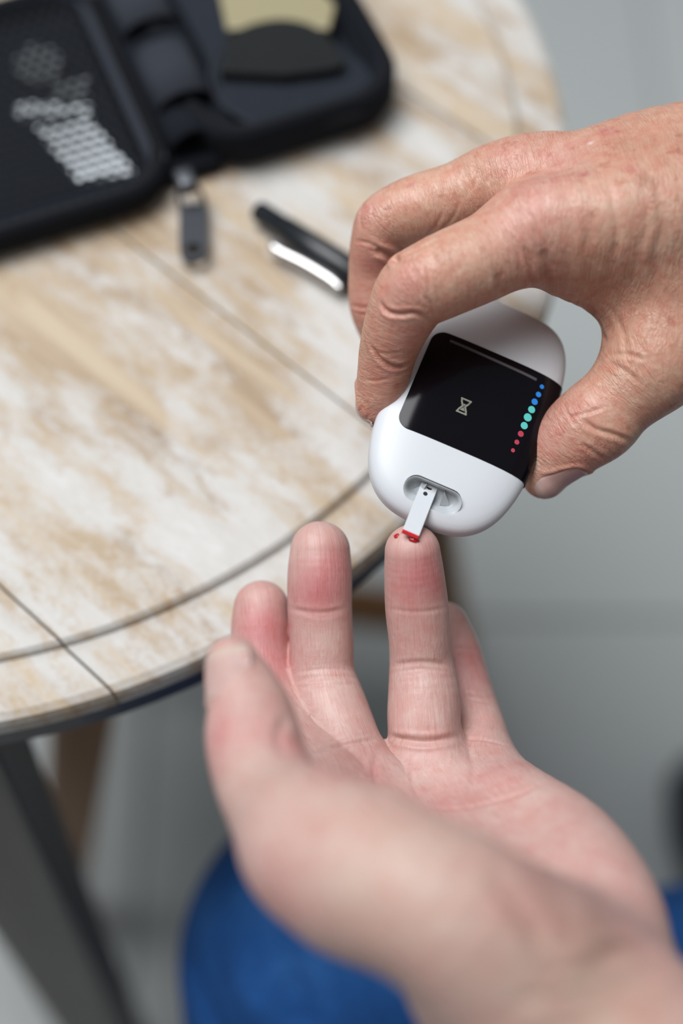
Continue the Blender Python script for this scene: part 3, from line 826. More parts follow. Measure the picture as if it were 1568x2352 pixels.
def cut_body():
    tmp = bpy.data.objects.new('tmp_body', meter_body()); COL.objects.link(tmp)
    vs, fs = prism(pill(PHL, PHW), -0.0042, 0.008); me = bpy.data.meshes.new('cut'); me.from_pydata([PORT @ Vector(v) for v in vs], [], fs)
    cut = bpy.data.objects.new('tmp_cut', me); COL.objects.link(cut)
    md = tmp.modifiers.new('b', 'BOOLEAN'); md.operation = 'DIFFERENCE'; md.object = cut; md.solver = 'EXACT'
    dg = bpy.context.evaluated_depsgraph_get(); me2 = bpy.data.meshes.new_from_object(tmp.evaluated_get(dg))
    bpy.data.objects.remove(tmp); bpy.data.objects.remove(cut)
    me2.name = 'body'
    o = link('body', me2, 'white', meter)
    me2.polygons.foreach_set('use_smooth', [True] * len(me2.polygons)); me2.set_sharp_from_angle(angle=math.radians(38))
    return o
mbody = cut_body()
# lining of the strip port: sloped bowl, floor and two guide wedges
def port():
    rings = [(PHL, PHW, 0.0004), (PHL - 0.0002, PHW - 0.0002, 0.0004), (PHL - 0.0009, PHW - 0.0008, -0.0004), (PHL - 0.0014, PHW - 0.0013, -0.0024), (PHL - 0.0026, PHW - 0.0020, -0.0034)]
    vs, fs = [], []; n = 24
    slope = lambda x, y: -0.0 * y
    for hl, hw, z in rings: vs += [(x, y, z) for x, y in pill(hl, hw)]
    for i in range(len(rings) - 1):
        for k in range(n): fs.append((i * n + k, i * n + (k + 1) % n, (i + 1) * n + (k + 1) % n, (i + 1) * n + k))
    fs.append(tuple((len(rings) - 1) * n + k for k in range(n)))
    p = mesh_obj('strip_port', vs, fs, 'grey', meter, True, PORT)
    p.data.set_sharp_from_angle(angle=math.radians(50))
    for s in (-1, 1):
        v = [(s * 0.0029, 0.0024, -0.0034), (s * 0.0033, -0.0026, -0.0034), (s * 0.0066, -0.0018, -0.0034), (s * 0.0029, 0.0024, -0.0004), (s * 0.0033, -0.0024, -0.0022)]
        mesh_obj('guide_wedge', v, [(0, 1, 2), (0, 3, 4, 1), (1, 4, 2), (0, 2, 3), (3, 2, 4)], 'grey', meter, False, PORT)
port()
def m_local(px, py):
    """point of the meter's front face seen at a pixel -> (u, v)"""
    d = Vector(ray(px, py)); o = MI @ Vector(CAMP); dd = MI.to_3x3() @ d
    t = (MC * 0.97 - o.z) / dd.z; p = o + dd * t; return p.x, p.y
# glass front, wrapping over the right edge
SV0 = m_local(1196, 1095)[1]; SV1 = m_local(1298, 880)[1]; SU0 = m_local(915, 955)[0]
def screen():
    nv, nu, eps = 40, 44, 0.00028; r = 0.0042
    vs, fs = [], []
    for j in range(nv + 1):
        v = SV0 + (SV1 - SV0) * (0.5 - 0.5 * math.cos(math.pi * j / nv)) if True else 0
        dv = min(v - SV0, SV1 - v); x0 = SU0 + (r - math.sqrt(max(r * r - (r - dv) ** 2, 0)) if dv < r else 0)
        n = 2.85 if v < 0 else 3.9
        umax = (MA + eps) * (1 - (abs(v) / (MB_ + eps)) ** n) ** (1 / n)
        for i in range(nu + 1):
            t = i / nu; u = x0 + (umax - x0) * math.sin(math.pi / 2 * t) if t < 1 else umax
            vs.append((u, v, msurf(u, v, 1, eps)))
    for j in range(nv):
        for i in range(nu):
            a = j * (nu + 1) + i; fs.append((a, a + 1, a + nu + 2, a + nu + 1))
    N = len(vs)
    vs2 = [(x - 0.0 if x < 0.02 else x * 0.985, y, z - 0.0006) for x, y, z in vs]
    fs2 = [tuple(N + k for k in f[::-1]) for f in fs]
    rim = list(range(nu + 1)) + [j * (nu + 1) + nu for j in range(1, nv + 1)] + [nv * (nu + 1) + i for i in range(nu - 1, -1, -1)] + [j * (nu + 1) for j in range(nv - 1, 0, -1)]
    side = [(rim[(k + 1) % len(rim)], rim[k], N + rim[k], N + rim[(k + 1) % len(rim)]) for k in range(len(rim))]
    o = mesh_obj('screen', vs + vs2, fs + fs2 + side, 'glass', meter, True); o.data.set_sharp_from_angle(angle=math.radians(50))
    return o
scr = screen()
def decal(name, outline, material, parent, lift=0.00034, thick=0.00006):
    vs = []; n = len(outline)
    for z in (lift + thick, lift - 0.0002): vs += [(x, y, msurf(x, y) + z) for x, y in outline]
    fs = [tuple(range(n)), tuple(range(2 * n - 1, n - 1, -1))] + [(k, n + k, n + (k + 1) % n, (k + 1) % n) for k in range(n)]
    return mesh_obj(name, vs, fs, material, parent)
for k, (px, py, r) in enumerate([(1245, 887, 5.2), (1237, 905, 6.4), (1228, 922, 7.4), (1221, 940, 8.4), (1212, 958, 9.4), (1204, 977, 8.4), (1196, 996, 7.0), (1187, 1015, 5.8), (1178, 1034, 4.7)]):
    u, v = m_local(px, py); rm = r * MZ / F_PX
    decal('indicator_dot', [(u + rm * math.cos(a), v + rm * 1.03 * math.sin(a)) for a in np.linspace(0, 2 * math.pi, 20, endpoint=False)], ('blue', 'teal', 'red')[k // 3], scr)
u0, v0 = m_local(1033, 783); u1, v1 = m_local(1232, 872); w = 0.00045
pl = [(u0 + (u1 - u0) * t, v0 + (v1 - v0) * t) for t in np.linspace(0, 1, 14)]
decal('screen_reflection', [(x, y - w) for x, y in pl] + [(x, y + w) for x, y in pl[::-1]], 'line', scr)  # reflection near the screen top, painted as a thin strip
def hourglass():
    c = m_local(1064, 935); s = 0.00245
    def bar(p, q, w=0.00028):
        p, q = np.array(p) * s, np.array(q) * s; d = (q - p) / np.linalg.norm(q - p); n = np.array([-d[1], d[0]]) * w; e = d * w
        return [tuple(np.array(c) + k) for k in (p - e - n, q + e - n, q + e + n, p - e + n)]
    vs, fs = [], []
    def add(poly):
        b = len(vs); n = len(poly)
        for z in (0.00040, 0.00020): vs.extend([(x, y, msurf(x, y) + z) for x, y in poly])
        fs.extend([tuple(b + k for k in range(n)), tuple(b + n + k for k in range(n - 1, -1, -1))] + [(b + k, b + n + k, b + n + (k + 1) % n, b + (k + 1) % n) for k in range(n)])
    add(bar((-0.62, 0.95), (0.62, 0.95))); add(bar((-0.62, -0.95), (0.62, -0.95)))
    for sx_ in (-1, 1):
        add(bar((sx_ * 0.60, 0.95), (sx_ * 0.48, 0.55))); add(bar((sx_ * 0.48, 0.55), (sx_ * 0.17, 0.0)))
        add(bar((sx_ * 0.17, 0.0), (sx_ * 0.48, -0.55))); add(bar((sx_ * 0.48, -0.55), (sx_ * 0.60, -0.95)))
    add([tuple(np.array(c) + np.array(p) * s) for p in ((-0.34, -0.62), (0.34, -0.62), (0.0, -0.12))])
    add([tuple(np.array(c) + np.array(p) * s) for p in ((-0.20, 0.34), (0.0, 0.06), (0.20, 0.34))])
    mesh_obj('hourglass_icon', vs, fs, 'icon', scr)
hourglass()

# ================================================================== test strip in the port
su = m_local(975, 1157)[0]
p_top = Vector((su, PC.y + 0.0024, msurf(PC.x, PC.y) - 0.0014)); p_lip = Vector((su - 0.0003, PC.y - 0.0042, msurf(su, PC.y - 0.0042) + 0.0007))
s_top = METER @ p_top; sd = METER.to_3x3() @ (p_lip - p_top).normalized()
def px_of(p):
    q = np.array(p) - CAMP; return 784 + F_PX * (q @ RIGHT) / (q @ FWD), 1176 - F_PX * (q @ UP) / (q @ FWD)
sl_ = 0.006
while px_of(s_top + sd * sl_)[1] < 1233: sl_ += 0.0001
tipz = float((np.array(s_top + sd * sl_) - CAMP) @ FWD)
tip = W(940.5, 1231, tipz)
sd = tip - np.array(s_top); sl_ = float(np.linalg.norm(sd)); sd = sd / sl_
STRIP = frame(tip, ex, -sd); SI = STRIP.inverted()
strip = empty('test_strip', STRIP, 'white test strip in the meter port, its red end touching the fingertip', 'test strip')
SWH = 0.00262
def sbox(name, x0, x1, y0, y1, z0, z1, material):
    bm = bmesh.new(); bm_box(bm, ((x0 + x1) / 2, (y0 + y1) / 2, (z0 + z1) / 2), (x1 - x0, y1 - y0, z1 - z0), bevel=0.00008, seg=1)
    return bm_obj(name, bm, material, strip)
sbox('strip_body', -SWH, SWH, 0.0011, sl_ + 0.0015, -0.00035, 0.00035, 'strip')
sbox('red_end', -SWH, SWH, 0.0, 0.0011, -0.00036, 0.00036, 'blood_band')
vs, fs = prism([(0.00068 * math.cos(a) - 0.0003, sl_ - 0.0027 + 0.00068 * math.sin(a)) for a in np.linspace(0, 2 * math.pi, 24, endpoint=False)], 0.0003, 0.00042); mesh_obj('round_mark', vs, fs, 'black', strip)
vs, fs = prism([(0.0009 * math.cos(a) + 0.0002, sl_ - 0.0002 + 0.0007 * math.sin(a)) for a in np.linspace(math.pi, 2 * math.pi, 14)], 0.0003, 0.00043); mesh_obj('half_round_mark', vs, fs, 'black', strip)

# ================================================================== the person: two hands, blue jeans, a shoe
person = empty('person', Matrix.Translation((0.30, 0.10, 0)), 'seated person in blue jeans holding a glucose meter to a fingertip of the other hand', 'person')
PINV = person.matrix_world.inverted()

# ---- left hand, palm up, thumb nearest the camera
L_palm = [
    Chain([(742, 1806, .432, 80), (860, 1960, .408, 96), (1040, 2150, .378, 120), (1170, 2260, .352, 160)]),
    Chain([(815, 1790, .440, 80), (930, 1940, .416, 96), (1090, 2110, .384, 120), (1220, 2230, .356, 150)]),
    Chain([(980, 1785, .444, 78), (1060, 1905, .420, 96), (1170, 2070, .386, 120), (1280, 2220, .358, 140)]),
    Chain([(1108, 1765, .445, 72), (1190, 1852, .425, 98), (1300, 1955, .400, 126), (1375, 2085, .372, 142), (1400, 2210, .356, 150)]),
    Chain([(740, 1950, .336, 144), (885, 2020, .322, 176), (1030, 2095, .318, 198), (1165, 2205, .322, 222)]),     # ball of the thumb
    Chain([(1150, 2210, .340, 230), (1270, 2330, .335, 280), (1420, 2520, .325, 330), (1640, 2800, .315, 360), (1860, 3080, .305, 400)]),
]
L_fing = [
    Chain([(534, 1524, .384, 62), (556, 1580, .381, 80), (574, 1640, .377, 98), (582, 1695, .373, 110), (606, 1785, .364, 115), (652, 1872, .352, 122), (716, 1940, .340, 136), (815, 2005, .333, 158)], flat=None),
    Chain([(600, 1397, .462, 64), (598, 1450, .460, 68), (602, 1530, .457, 69), (626, 1620, .450, 75), (672, 1720, .438, 82), (742, 1810, .426, 84)]),
    Chain([(735, 1266, .450, 69), (734, 1320, .450, 74), (734, 1400, .451, 74), (738, 1480, .452, 74), (740, 1550, .452, 75), (758, 1625, .448, 85), (785, 1700, .443, 86), (822, 1800, .434, 86)]),
    Chain([(947, 1268, tipz + 0.0090, 64), (951, 1320, tipz + 0.0115, 69), (957, 1395, tipz + 0.0155, 73), (963, 1465, .4425, 71), (967, 1520, .4450, 73), (974, 1600, .4445, 83), (974, 1665, .4430, 84), (985, 1780, .440, 82)]),
    Chain([(1020, 1438, .470, 56), (1038, 1490, .470, 62), (1056, 1550, .468, 63), (1076, 1620, .463, 65), (1098, 1690, .455, 68), (1118, 1770, .443, 70)]),
]
LH = Body(L_palm, 0.011, L_fing, [0.016, 0.008, 0.006, 0.006, 0.006])
V, Fc, Nn = skin_mesh(LH, 0.00165, 2)
disp = np.zeros(len(V))
for pts, w, dp in [
    ([(662, 1398), (735, 1408), (808, 1396)], 0.8, 0.65), ([(690, 1412), (740, 1418), (790, 1410)], 0.6, 0.25),
    ([(667, 1566), (740, 1556), (815, 1556)], 0.8, 0.6), ([(668, 1580), (740, 1574), (818, 1572)], 0.6, 0.35), ([(672, 1545), (740, 1538), (812, 1540)], 0.5, 0.25),
    ([(712, 1726), (790, 1714), (866, 1698)], 0.9, 1.2), ([(735, 1708), (800, 1698), (862, 1684)], 0.6, 0.35),
    ([(888, 1398), (960, 1406), (1030, 1396)], 0.7, 0.3), ([(894, 1530), (970, 1520), (1046, 1532)], 0.8, 0.5), ([(894, 1545), (970, 1536), (1048, 1546)], 0.5, 0.25),
    ([(892, 1692), (940, 1700), (985, 1703), (1052, 1692)], 1.0, 2.2), ([(930, 1710), (990, 1712), (1045, 1704)], 0.6, 0.35),
    ([(1046, 1488), (1080, 1490), (1112, 1494)], 0.6, 0.4), ([(1064, 1590), (1100, 1596), (1136, 1604)], 0.7, 0.5), ([(1066, 1604), (1105, 1612), (1138, 1620)], 0.5, 0.3),
    ([(1062, 1698), (1110, 1700), (1165, 1712)], 0.8, 0.5),
    ([(1250, 1796), (1190, 1826), (1120, 1846), (1050, 1858), (980, 1855)], 1.0, 0.7), ([(1075, 1722), (1088, 1780), (1070, 1840)], 1.0, 0.5),
    ([(868, 1722), (858, 1770), (872, 1820), (905, 1860)], 1.0, 0.6), ([(780, 1760), (830, 1790), (880, 1840), (930, 1880)], 1.0, 0.5),
    ([(960, 1730), (945, 1790), (965, 1840)], 0.8, 0.3), ([(1150, 1740), (1160, 1790), (1140, 1830)], 0.7, 0.3),
    ([(690, 1690), (712, 1745), (745, 1798)], 1.2, 0.7), ([(474, 1700), (560, 1720), (640, 1700)], 1.0, 0.35), ([(478, 1730), (560, 1742), (660, 1730)], 0.9, 0.3),
    ([(660, 1645), (640, 1690), (655, 1740)], 1.4, 0.6),
    ([(1130, 2010), (1200, 2090), (1260, 2190)], 2.2, 1.0), ([(1350, 2200), (1440, 2180), (1530, 2175)], 1.6, 0.9), ([(1250, 2240), (1340, 2230), (1440, 2210)], 1.4, 0.6),
    ([(1180, 2300), (1280, 2290), (1400, 2260)], 1.4, 0.5)]:
    stroke(LH, V, Nn, disp, pts, w, dp * (0.5 if w < 1.1 else 1.0))
def bulge(body, V, disp, px, py, r, h):
    X = body.trace(px, py)
    if X is not None: disp += h * 1e-3 * np.exp(-((V - X) ** 2).sum(1) / (r * 1e-3) ** 2)
for b_ in [(735, 1330, 8, .5), (955, 1600, 8, .5), (775, 1640, 8, .5), (975, 1640, 8, .5), (915, 1768, 7, 1.9), (1050, 1765, 8, 2.0), (1150, 1785, 8, 1.3), (790, 1765, 6, 1.0), (930, 1680, 5, .8), (1010, 1672, 5, .8), (800, 1680, 6, .8), (990, 1395, 6, -.3), (500, 1700, 7, .6)]:
    bulge(LH, V, disp, *b_)
nfL = nail_frame(LH.trace(494, 1548), np.array(W(492, 1480, .384) - W(512, 1590, .381)), RIGHT * -0.90 - FWD * 0.43)
nail_bed(V, Nn, disp, nfL, 0.0058, 0.0068)
V2 = V + Nn * disp[:, None]
PK = (0.61, 0.395, 0.350); RD = (0.58, 0.185, 0.19); PL = (0.68, 0.50, 0.44); TN = (0.52, 0.375, 0.295); BG = (0.55, 0.415, 0.35)
tone = tone_map(LH, V, PK, [
    (735, 1350, 9, RD, .75), (770, 1300, 7, RD, .5), (715, 1380, 7, RD, .45), (700, 1240, 6, PL, .5), (600, 1440, 10, RD, .8), (590, 1370, 5, PL, .4), (630, 1520, 8, RD, .6), (965, 1310, 8, RD, .7), (930, 1360, 8, RD, .35), (1000, 1340, 6, RD, .55),
    (930, 1240, 5, PL, .5), (735, 1480, 9, PL, .4), (745, 1570, 6, PL, .5), (770, 1640, 9, PL, .5), (970, 1600, 9, PL, .6), (965, 1470, 8, PK, .5), (1090, 1560, 8, RD, .35),
    (1080, 1500, 8, RD, .4), (770, 1780, 9, RD, .7), (860, 1780, 6, RD, .45), (930, 1800, 10, PL, .6), (1050, 1780, 9, PL, .55), (1000, 1850, 10, RD, .35), (1150, 1780, 10, RD, .25),
    (1200, 1850, 12, PL, .6), (1300, 1950, 14, PL, .4), (560, 1650, 10, (0.60, 0.33, 0.31), .7), (500, 1700, 7, RD, .55), (600, 1780, 16, BG, .8), (570, 1600, 9, BG, .4), (680, 1880, 16, BG, .8), (820, 1950, 22, BG, .7), (1000, 2020, 22, BG, .7), (1120, 2120, 22, BG, .6), (680, 1720, 7, RD, .5),
    (760, 1950, 18, PL, .5), (900, 2050, 22, TN, .8), (1050, 2150, 20, PL, .3), (640, 2050, 14, RD, .25), (1240, 2080, 12, RD, .4), (1400, 2120, 16, RD, .25), (1300, 2250, 20, TN, .7), (1400, 2320, 20, TN, .8),
    (800, 2250, 16, TN, .7)])
lhand = build_skin('hand', V2 , Fc, 'skin_palm', person, tone, finger_coords(LH, V)); lhand.matrix_local = PINV
lhand['label'] = 'left hand held palm up with the ring fingertip under the strip'
nail_obj(LH, nfL, 0.0058, 0.0068, lhand)

# ---- right hand, seen from the back, holding the meter between thumb and fingers
R_palm = [
    Chain([(1205, 530, .430, 92), (1330, 520, .428, 120), (1500, 500, .432, 150), (1720, 470, .440, 180), (1900, 440, .446, 200)]),
    Chain([(1225, 410, .448, 88), (1350, 410, .446, 112), (1520, 390, .446, 140), (1720, 400, .448, 170), (1900, 410, .450, 190)]),
    Chain([(1290, 400, .470, 80), (1420, 400, .466, 100), (1560, 395, .464, 120), (1720, 410, .460, 150)]),
    Chain([(1360, 420, .490, 70), (1480, 420, .484, 90), (1600, 420, .476, 110), (1740, 430, .468, 140)]),
    Chain([(1310, 600, .440, 76), (1420, 640, .444, 96), (1520, 680, .446, 120), (1640, 660, .448, 150)]),          # first web
    Chain([(1505, 830, .440, 96), (1560, 765, .442, 120), (1640, 680, .444, 150), (1760, 580, .448, 180)]),
    Chain([(1800, 470, .448, 230), (1960, 460, .450, 235), (2160, 440, .452, 245), (2500, 400, .456, 280)]),
]
R_fing = [
    Chain([(1250, 1094, .4500, 52), (1266, 1066, .4490, 62), (1296, 1026, .4470, 80), (1335, 992, .4450, 92), (1372, 964, .4440, 97), (1412, 925, .4430, 92), (1455, 885, .4415, 92), (1510, 830, .440, 100)]),
    Chain([(862, 930, .4460, 46), (874, 895, .4440, 57), (884, 845, .4405, 63), (893, 800, .4370, 68), (916, 735, .4310, 78), (950, 672, .4260, 90), (1005, 640, .4240, 96), (1080, 606, .4250, 99), (1150, 572, .428, 99), (1230, 530, .431, 98)]),
    Chain([(905, 830, .476, 46), (884, 770, .474, 54), (862, 700, .470, 60), (860, 620, .466, 60), (868, 555, .460, 63), (888, 512, .457, 68), (950, 484, .4550, 78), (1050, 455, .4530, 82), (1150, 415, .451, 90), (1240, 405, .449, 92)]),
    Chain([(985, 760, .500, 46), (955, 690, .503, 52), (930, 610, .500, 56), (935, 545, .492, 60), (1010, 500, .485, 68), (1140, 450, .478, 76), (1290, 410, .472, 80)]),
    Chain([(1080, 700, .515, 42), (1055, 640, .516, 46), (1045, 570, .512, 50), (1090, 520, .506, 54), (1200, 470, .499, 60), (1360, 430, .490, 68)]),
]
RH = Body(R_palm, 0.016, R_fing, [0.010, 0.007, 0.006, 0.006, 0.006])
V, Fc, Nn = skin_mesh(RH, 0.00165, 2)
disp = np.zeros(len(V))
for pts, w, dp in [
    # index finger
    ([(872, 690), (888, 714), (918, 722), (958, 720), (1000, 748)], 0.8, 0.9), ([(940, 612), (962, 640), (966, 690)], 0.6, 0.3), ([(975, 600), (985, 640), (985, 680)], 0.5, 0.25),
    ([(850, 792), (876, 828), (912, 843), (952, 828)], 0.8, 1.0), ([(850, 800), (885, 812), (930, 806)], 0.5, 0.25), ([(826, 870), (860, 875), (900, 868)], 0.5, 0.2), ([(1000, 735), (990, 700), (970, 680)], 0.6, 0.3),
    ([(1142, 625), (1150, 660), (1150, 690)], 1.4, 0.7), ([(1105, 560), (1130, 600), (1150, 640)], 0.7, 0.3), ([(1195, 560), (1215, 600), (1222, 660)], 0.9, 0.5), ([(1240, 570), (1258, 610), (1258, 665)], 1.4, 0.7),
    ([(1150, 520), (1180, 560), (1200, 610)], 0.8, 0.3), ([(1220, 520), (1245, 560), (1262, 610)], 0.8, 0.3), ([(1175, 470), (1215, 500), (1240, 540)], 0.9, 0.25),
    # middle finger
    ([(858, 574), (890, 586), (922, 604)], 1.1, 1.5), ([(812, 552), (850, 560), (890, 580)], 0.6, 0.35), ([(836, 470), (828, 500), (832, 530)], 0.6, 0.3), ([(860, 460), (855, 490), (862, 520)], 0.5, 0.2),
    ([(806, 700), (830, 706), (850, 704)], 0.6, 0.3), ([(806, 716), (830, 722), (846, 722)], 0.5, 0.25), ([(920, 592), (960, 572), (1010, 548)], 0.8, 0.4), ([(960, 560), (1000, 520), (1020, 480)], 0.6, 0.2), ([(1000, 540), (1040, 500), (1060, 450)], 0.6, 0.2),
    ([(1085, 360), (1095, 400), (1085, 440)], 0.7, 0.3), ([(1062, 375), (1075, 420), (1070, 460)], 0.6, 0.22), ([(1110, 345), (1125, 390), (1118, 430)], 0.7, 0.25),
    # thumb
    ([(1325, 955), (1365, 985), (1410, 998), (1455, 1015)], 0.8, 0.6), ([(1330, 1015), (1365, 1040), (1395, 1058)], 0.7, 0.4), ([(1300, 960), (1345, 950), (1390, 935)], 0.6, 0.3),
    ([(1290, 920), (1310, 960), (1330, 985)], 0.5, 0.25), ([(1392, 832), (1430, 850), (1470, 880)], 0.8, 0.35), ([(1400, 815), (1445, 815), (1490, 830)], 0.7, 0.3),
    # web and back of the hand
    ([(1262, 672), (1300, 690), (1350, 690), (1380, 660)], 0.9, 0.4), ([(1300, 712), (1345, 715), (1370, 740)], 0.8, 0.35), ([(1350, 690), (1365, 730), (1395, 790)], 1.0, 0.5), ([(1400, 700), (1430, 760), (1440, 820)], 1.0, 0.3),
    ([(1320, 470), (1350, 520), (1345, 590)], 1.2, 0.35), ([(1400, 440), (1420, 520), (1410, 600)], 1.2, 0.3), ([(1470, 420), (1485, 500), (1470, 580)], 1.2, 0.3), ([(1520, 520), (1500, 600), (1520, 680)], 1.2, 0.3)]:
    stroke(RH, V, Nn, disp, pts, w, dp)
for b_ in [(1240, 450, 12, 1.4), (1200, 540, 10, .6), (935, 640, 7, .7), (835, 480, 6, .5), (1140, 690, 5, .8), (1215, 640, 6, .9), (1160, 360, 9, .6), (1430, 1010, 6, .8), (1350, 950, 7, .4), (1440, 470, 9, .5), (1120, 520, 9, -.8), (1300, 380, 8, -.9), (1470, 640, 14, .8), (1400, 560, 10, -.6)]:
    bulge(RH, V, disp, *b_)
nT = RIGHT * 0.48 - UP * 0.68 - FWD * 0.56; nT = nT / np.linalg.norm(nT)
nfT = nail_frame(W(1266, 1080, .4485) + nT * 0.0078, np.array(W(1222, 1132, .451) - W(1300, 1075, .447)), nT)
nI = -RIGHT * 0.86 + FWD * 0.51
nfI = nail_frame(W(866, 918, .4455) + nI * 0.0066, np.array(W(848, 965, .4470) - W(866, 880, .443)), nI)
nail_bed(V, Nn, disp, nfT, 0.0060, 0.0080); nail_bed(V, Nn, disp, nfI, 0.0052, 0.0060)
V2 = V + Nn * disp[:, None]
OR = (0.60, 0.345, 0.235); OP = (0.60, 0.305, 0.260); OY = (0.66, 0.445, 0.325); BR = (0.38, 0.17, 0.095); RR = (0.53, 0.195, 0.165)
tone = tone_map(RH, V, OR, [
    (1250, 440, 14, OP, .6), (1200, 540, 12, OP, .4), (1100, 600, 12, OY, .35), (930, 650, 8, OP, .5), (900, 700, 8, OP, .4), (880, 860, 9, RR, .35), (930, 780, 8, RR, .35), (840, 600, 8, RR, .6), (830, 720, 9, RR, .5), (840, 480, 7, OP, .6),
    (945, 425, 1.4, RR, .9), (1000, 420, 10, OY, .4), (1400, 450, 14, OY, .5), (1500, 560, 16, OY, .5), (1420, 620, 12, BR, .25), (1380, 590, 8, BR, .3), (1480, 480, 7, BR, .35), (1530, 330, 9, BR, .3), (1430, 330, 8, BR, .3), (1545, 650, 8, BR, .4), (1475, 415, 2.2, BR, .7),
    (1505, 420, 2.0, BR, .5), (1390, 300, 2.5, RR, .8), (1340, 400, 2, RR, .7), (1450, 390, 2, RR, .6), (1355, 328, 0.9, (0.85, 0.80, 0.74), .95), (1415, 305, 2, RR, .5), (1290, 360, 10, OP, .5), (1170, 350, 8, OP, .5), (1250, 1000, 9, OP, .7), (1240, 960, 6, RR, .3), (1330, 930, 8, OP, .5),
    (1400, 1000, 10, OR, .5), (1450, 900, 14, OY, .3), (1225, 1075, 4, (0.68, 0.50, 0.38), .8), (1200, 1125, 3, RR, .5), (1330, 710, 8, RR, .4), (1220, 655, 7, RR, .3), (1460, 760, 14, BR, .15), (870, 950, 6, RR, .35), (1350, 1060, 7, RR, .35)])
rhand = build_skin('hand', V2, Fc, 'skin_back', person, tone, finger_coords(RH, V)); rhand.matrix_local = PINV
rhand['label'] = 'right hand seen from the back, pinching the meter'
nail_obj(RH, nfT, 0.0060, 0.0080, rhand, long=1.12); nail_obj(RH, nfI, 0.0052, 0.0060, rhand, long=1.1)

# ---- jeans: two thighs and knees under the hands
J_p = [Chain([(815, 2212, .66, 330), (960, 2560, .66, 440), (1250, 2900, .64, 520), (1600, 3300, .62, 600)], n=3)]
J_f = [Chain([(815, 2212, .66, 330), (790, 2380, .80, 280), (800, 2480, 1.0, 210), (810, 2520, 1.13, 190)], n=3),
       Chain([(1630, 2440, .70, 400), (1800, 2640, .70, 450), (2000, 2900, .68, 520), (2100, 3250, .66, 560)], n=3),
       Chain([(1630, 2440, .70, 400), (1640, 2420, .85, 300), (1640, 2300, 1.1, 200)], n=3)]
JB = Body(J_p, 0.03, J_f, [0.06, 0.05, 0.05])
V, Fc, Nn = skin_mesh(JB, 0.006, 1, 0.04)
disp = np.zeros(len(V))
for pts, w, dp in [([(430, 2180), (450, 2270), (490, 2360), (520, 2420)], 6, 5), ([(640, 2230), (680, 2300), (700, 2380)], 7, 5), ([(560, 2060), (620, 2160), (700, 2240)], 8, 2.5), ([(1500, 2120), (1560, 2160), (1620, 2180)], 6, 4), ([(520, 2150), (560, 2260), (600, 2360)], 8, -3)]:
    stroke(JB, V, Nn, disp, pts, w, dp)
jeans = build_skin('jeans', V + Nn * disp[:, None], Fc, 'denim', person, None, None); jeans.matrix_local = PINV

# ---- sweater: unseen torso and sleeves beside the camera, added to block light
S_p = [Chain([(0.22, -0.42, 0.50, 0.155), (0.22, -0.42, 0.70, 0.15), (0.23, -0.40, 0.92, 0.155), (0.23, -0.36, 1.06, 0.12)], n=3, flat=((0, 1, 0), 0.72), world=True),
       Chain([(0.06, -0.38, 1.04, 0.075), (0.23, -0.38, 1.09, 0.085), (0.40, -0.38, 1.04, 0.075)], n=3, world=True)]
le, re = L_palm[-1].Q[-1, :3], R_palm[-1].Q[-1, :3]
S_f = [Chain([(0.06, -0.38, 1.03, 0.070), (0.10, -0.33, 0.90, 0.062), (0.13, -0.26, 0.76, 0.058), tuple(0.5 * (le + np.array([0.13, -0.26, 0.76]))) + (0.052,), tuple(le) + (0.047,)], n=3, world=True),
       Chain([(0.40, -0.38, 1.03, 0.070), (0.50, -0.24, 0.90, 0.062), (0.54, -0.06, 0.79, 0.058), tuple(0.5 * (re + np.array([0.54, -0.06, 0.79]))) + (0.054,), tuple(re) + (0.050,)], n=3, world=True)]
SB = Body(S_p, 0.05, S_f, [0.03, 0.03])
V, Fc, Nn = skin_mesh(SB, 0.010, 1, 0.05)
added_sweater = build_skin('added_sweater', V, Fc, 'knit', person, None, None); added_sweater.matrix_local = PINV

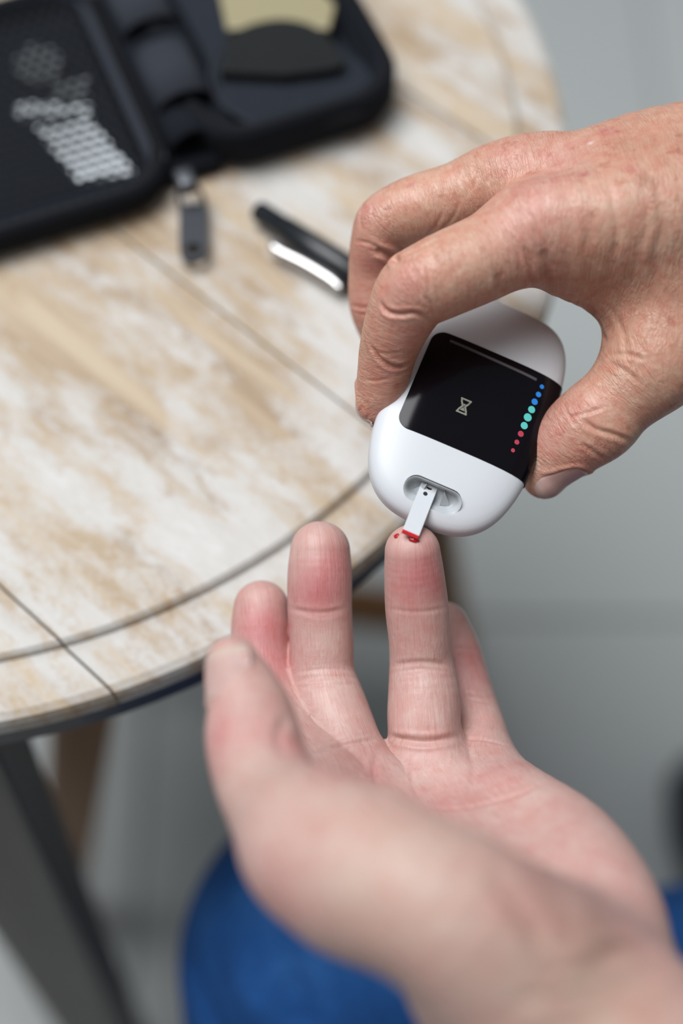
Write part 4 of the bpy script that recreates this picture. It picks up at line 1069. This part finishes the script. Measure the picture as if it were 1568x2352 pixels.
# ---- shoe on the floor
def shoe():
    c = onz(1745, 1975, 0.0); bm = bmesh.new(); rings = []
    prof = [(0.0, 0.020, 0.030), (0.02, 0.034, 0.075), (0.06, 0.038, 0.095), (0.11, 0.038, 0.085), (0.17, 0.044, 0.060), (0.23, 0.046, 0.045), (0.27, 0.036, 0.036), (0.288, 0.014, 0.024)]
    n = 18
    for y, hw, h in prof:
        r = []
        for k in range(n):
            a = 2 * math.pi * k / n; x = hw * math.copysign(abs(math.cos(a)) ** 0.8, math.cos(a)); z = h / 2 + h / 2 * math.copysign(abs(math.sin(a)) ** 0.7, math.sin(a))
            r.append(bm.verts.new((x, y, z)))
        rings.append(r)
    for a, b in zip(rings, rings[1:]):
        for k in range(n): bm.faces.new((a[k], a[(k + 1) % n], b[(k + 1) % n], b[k]))
    bm.faces.new(rings[0]); bm.faces.new(rings[-1])
    m = PINV @ Matrix.Translation((c[0], c[1] - 0.20, 0.0)) @ Matrix.Rotation(math.radians(8), 4, 'Z')
    return bm_obj('shoe', bm, 'shoe', person, True, m)
shoe()

# ================================================================== blood on the fingertip
def drop(px, py, rx, ry, h, rot, name, label):
    X = LH.trace(px, py); g = LH.grad(X[None].astype(np.float32))[0].astype(float)
    m = frame(X, RIGHT * math.cos(rot) - UP * math.sin(rot), np.cross(g, RIGHT)); 
    x = RIGHT * math.cos(rot) - UP * math.sin(rot); x = x - g * (x @ g); m = frame(X, x, np.cross(g, x))
    vs, fs = [(0, 0, h)], []; n = 24
    for i, s in enumerate((0.3, 0.6, 0.85, 1.0)):
        for k in range(n):
            a = 2 * math.pi * k / n; wob = 1 + 0.10 * math.sin(3 * a + px) + 0.06 * math.sin(5 * a)
            vs.append((rx * s * wob * math.cos(a), ry * s * wob * math.sin(a), h * math.sqrt(max(0, 1 - s * s)) - 0.0003 * (s > 0.9)))
    for k in range(n): fs.append((0, 1 + k, 1 + (k + 1) % n))
    for i in range(3):
        for k in range(n): fs.append((1 + i * n + k, 1 + (i + 1) * n + k, 1 + (i + 1) * n + (k + 1) % n, 1 + i * n + (k + 1) % n))
    fs.append(tuple(1 + 3 * n + k for k in range(n - 1, -1, -1)))
    o = mesh_obj(name, vs, fs, 'blood', None, True, m); return tag(o, label, 'blood')
drop(910, 1231, 0.00105, 0.00098, 0.00038, 0.4, 'blood_drop', 'small round drop of blood on the fingertip left of the strip')
drop(949, 1240, 0.0019, 0.00090, 0.0008, 0.43, 'blood_drop', 'glossy drop of blood under the end of the test strip')
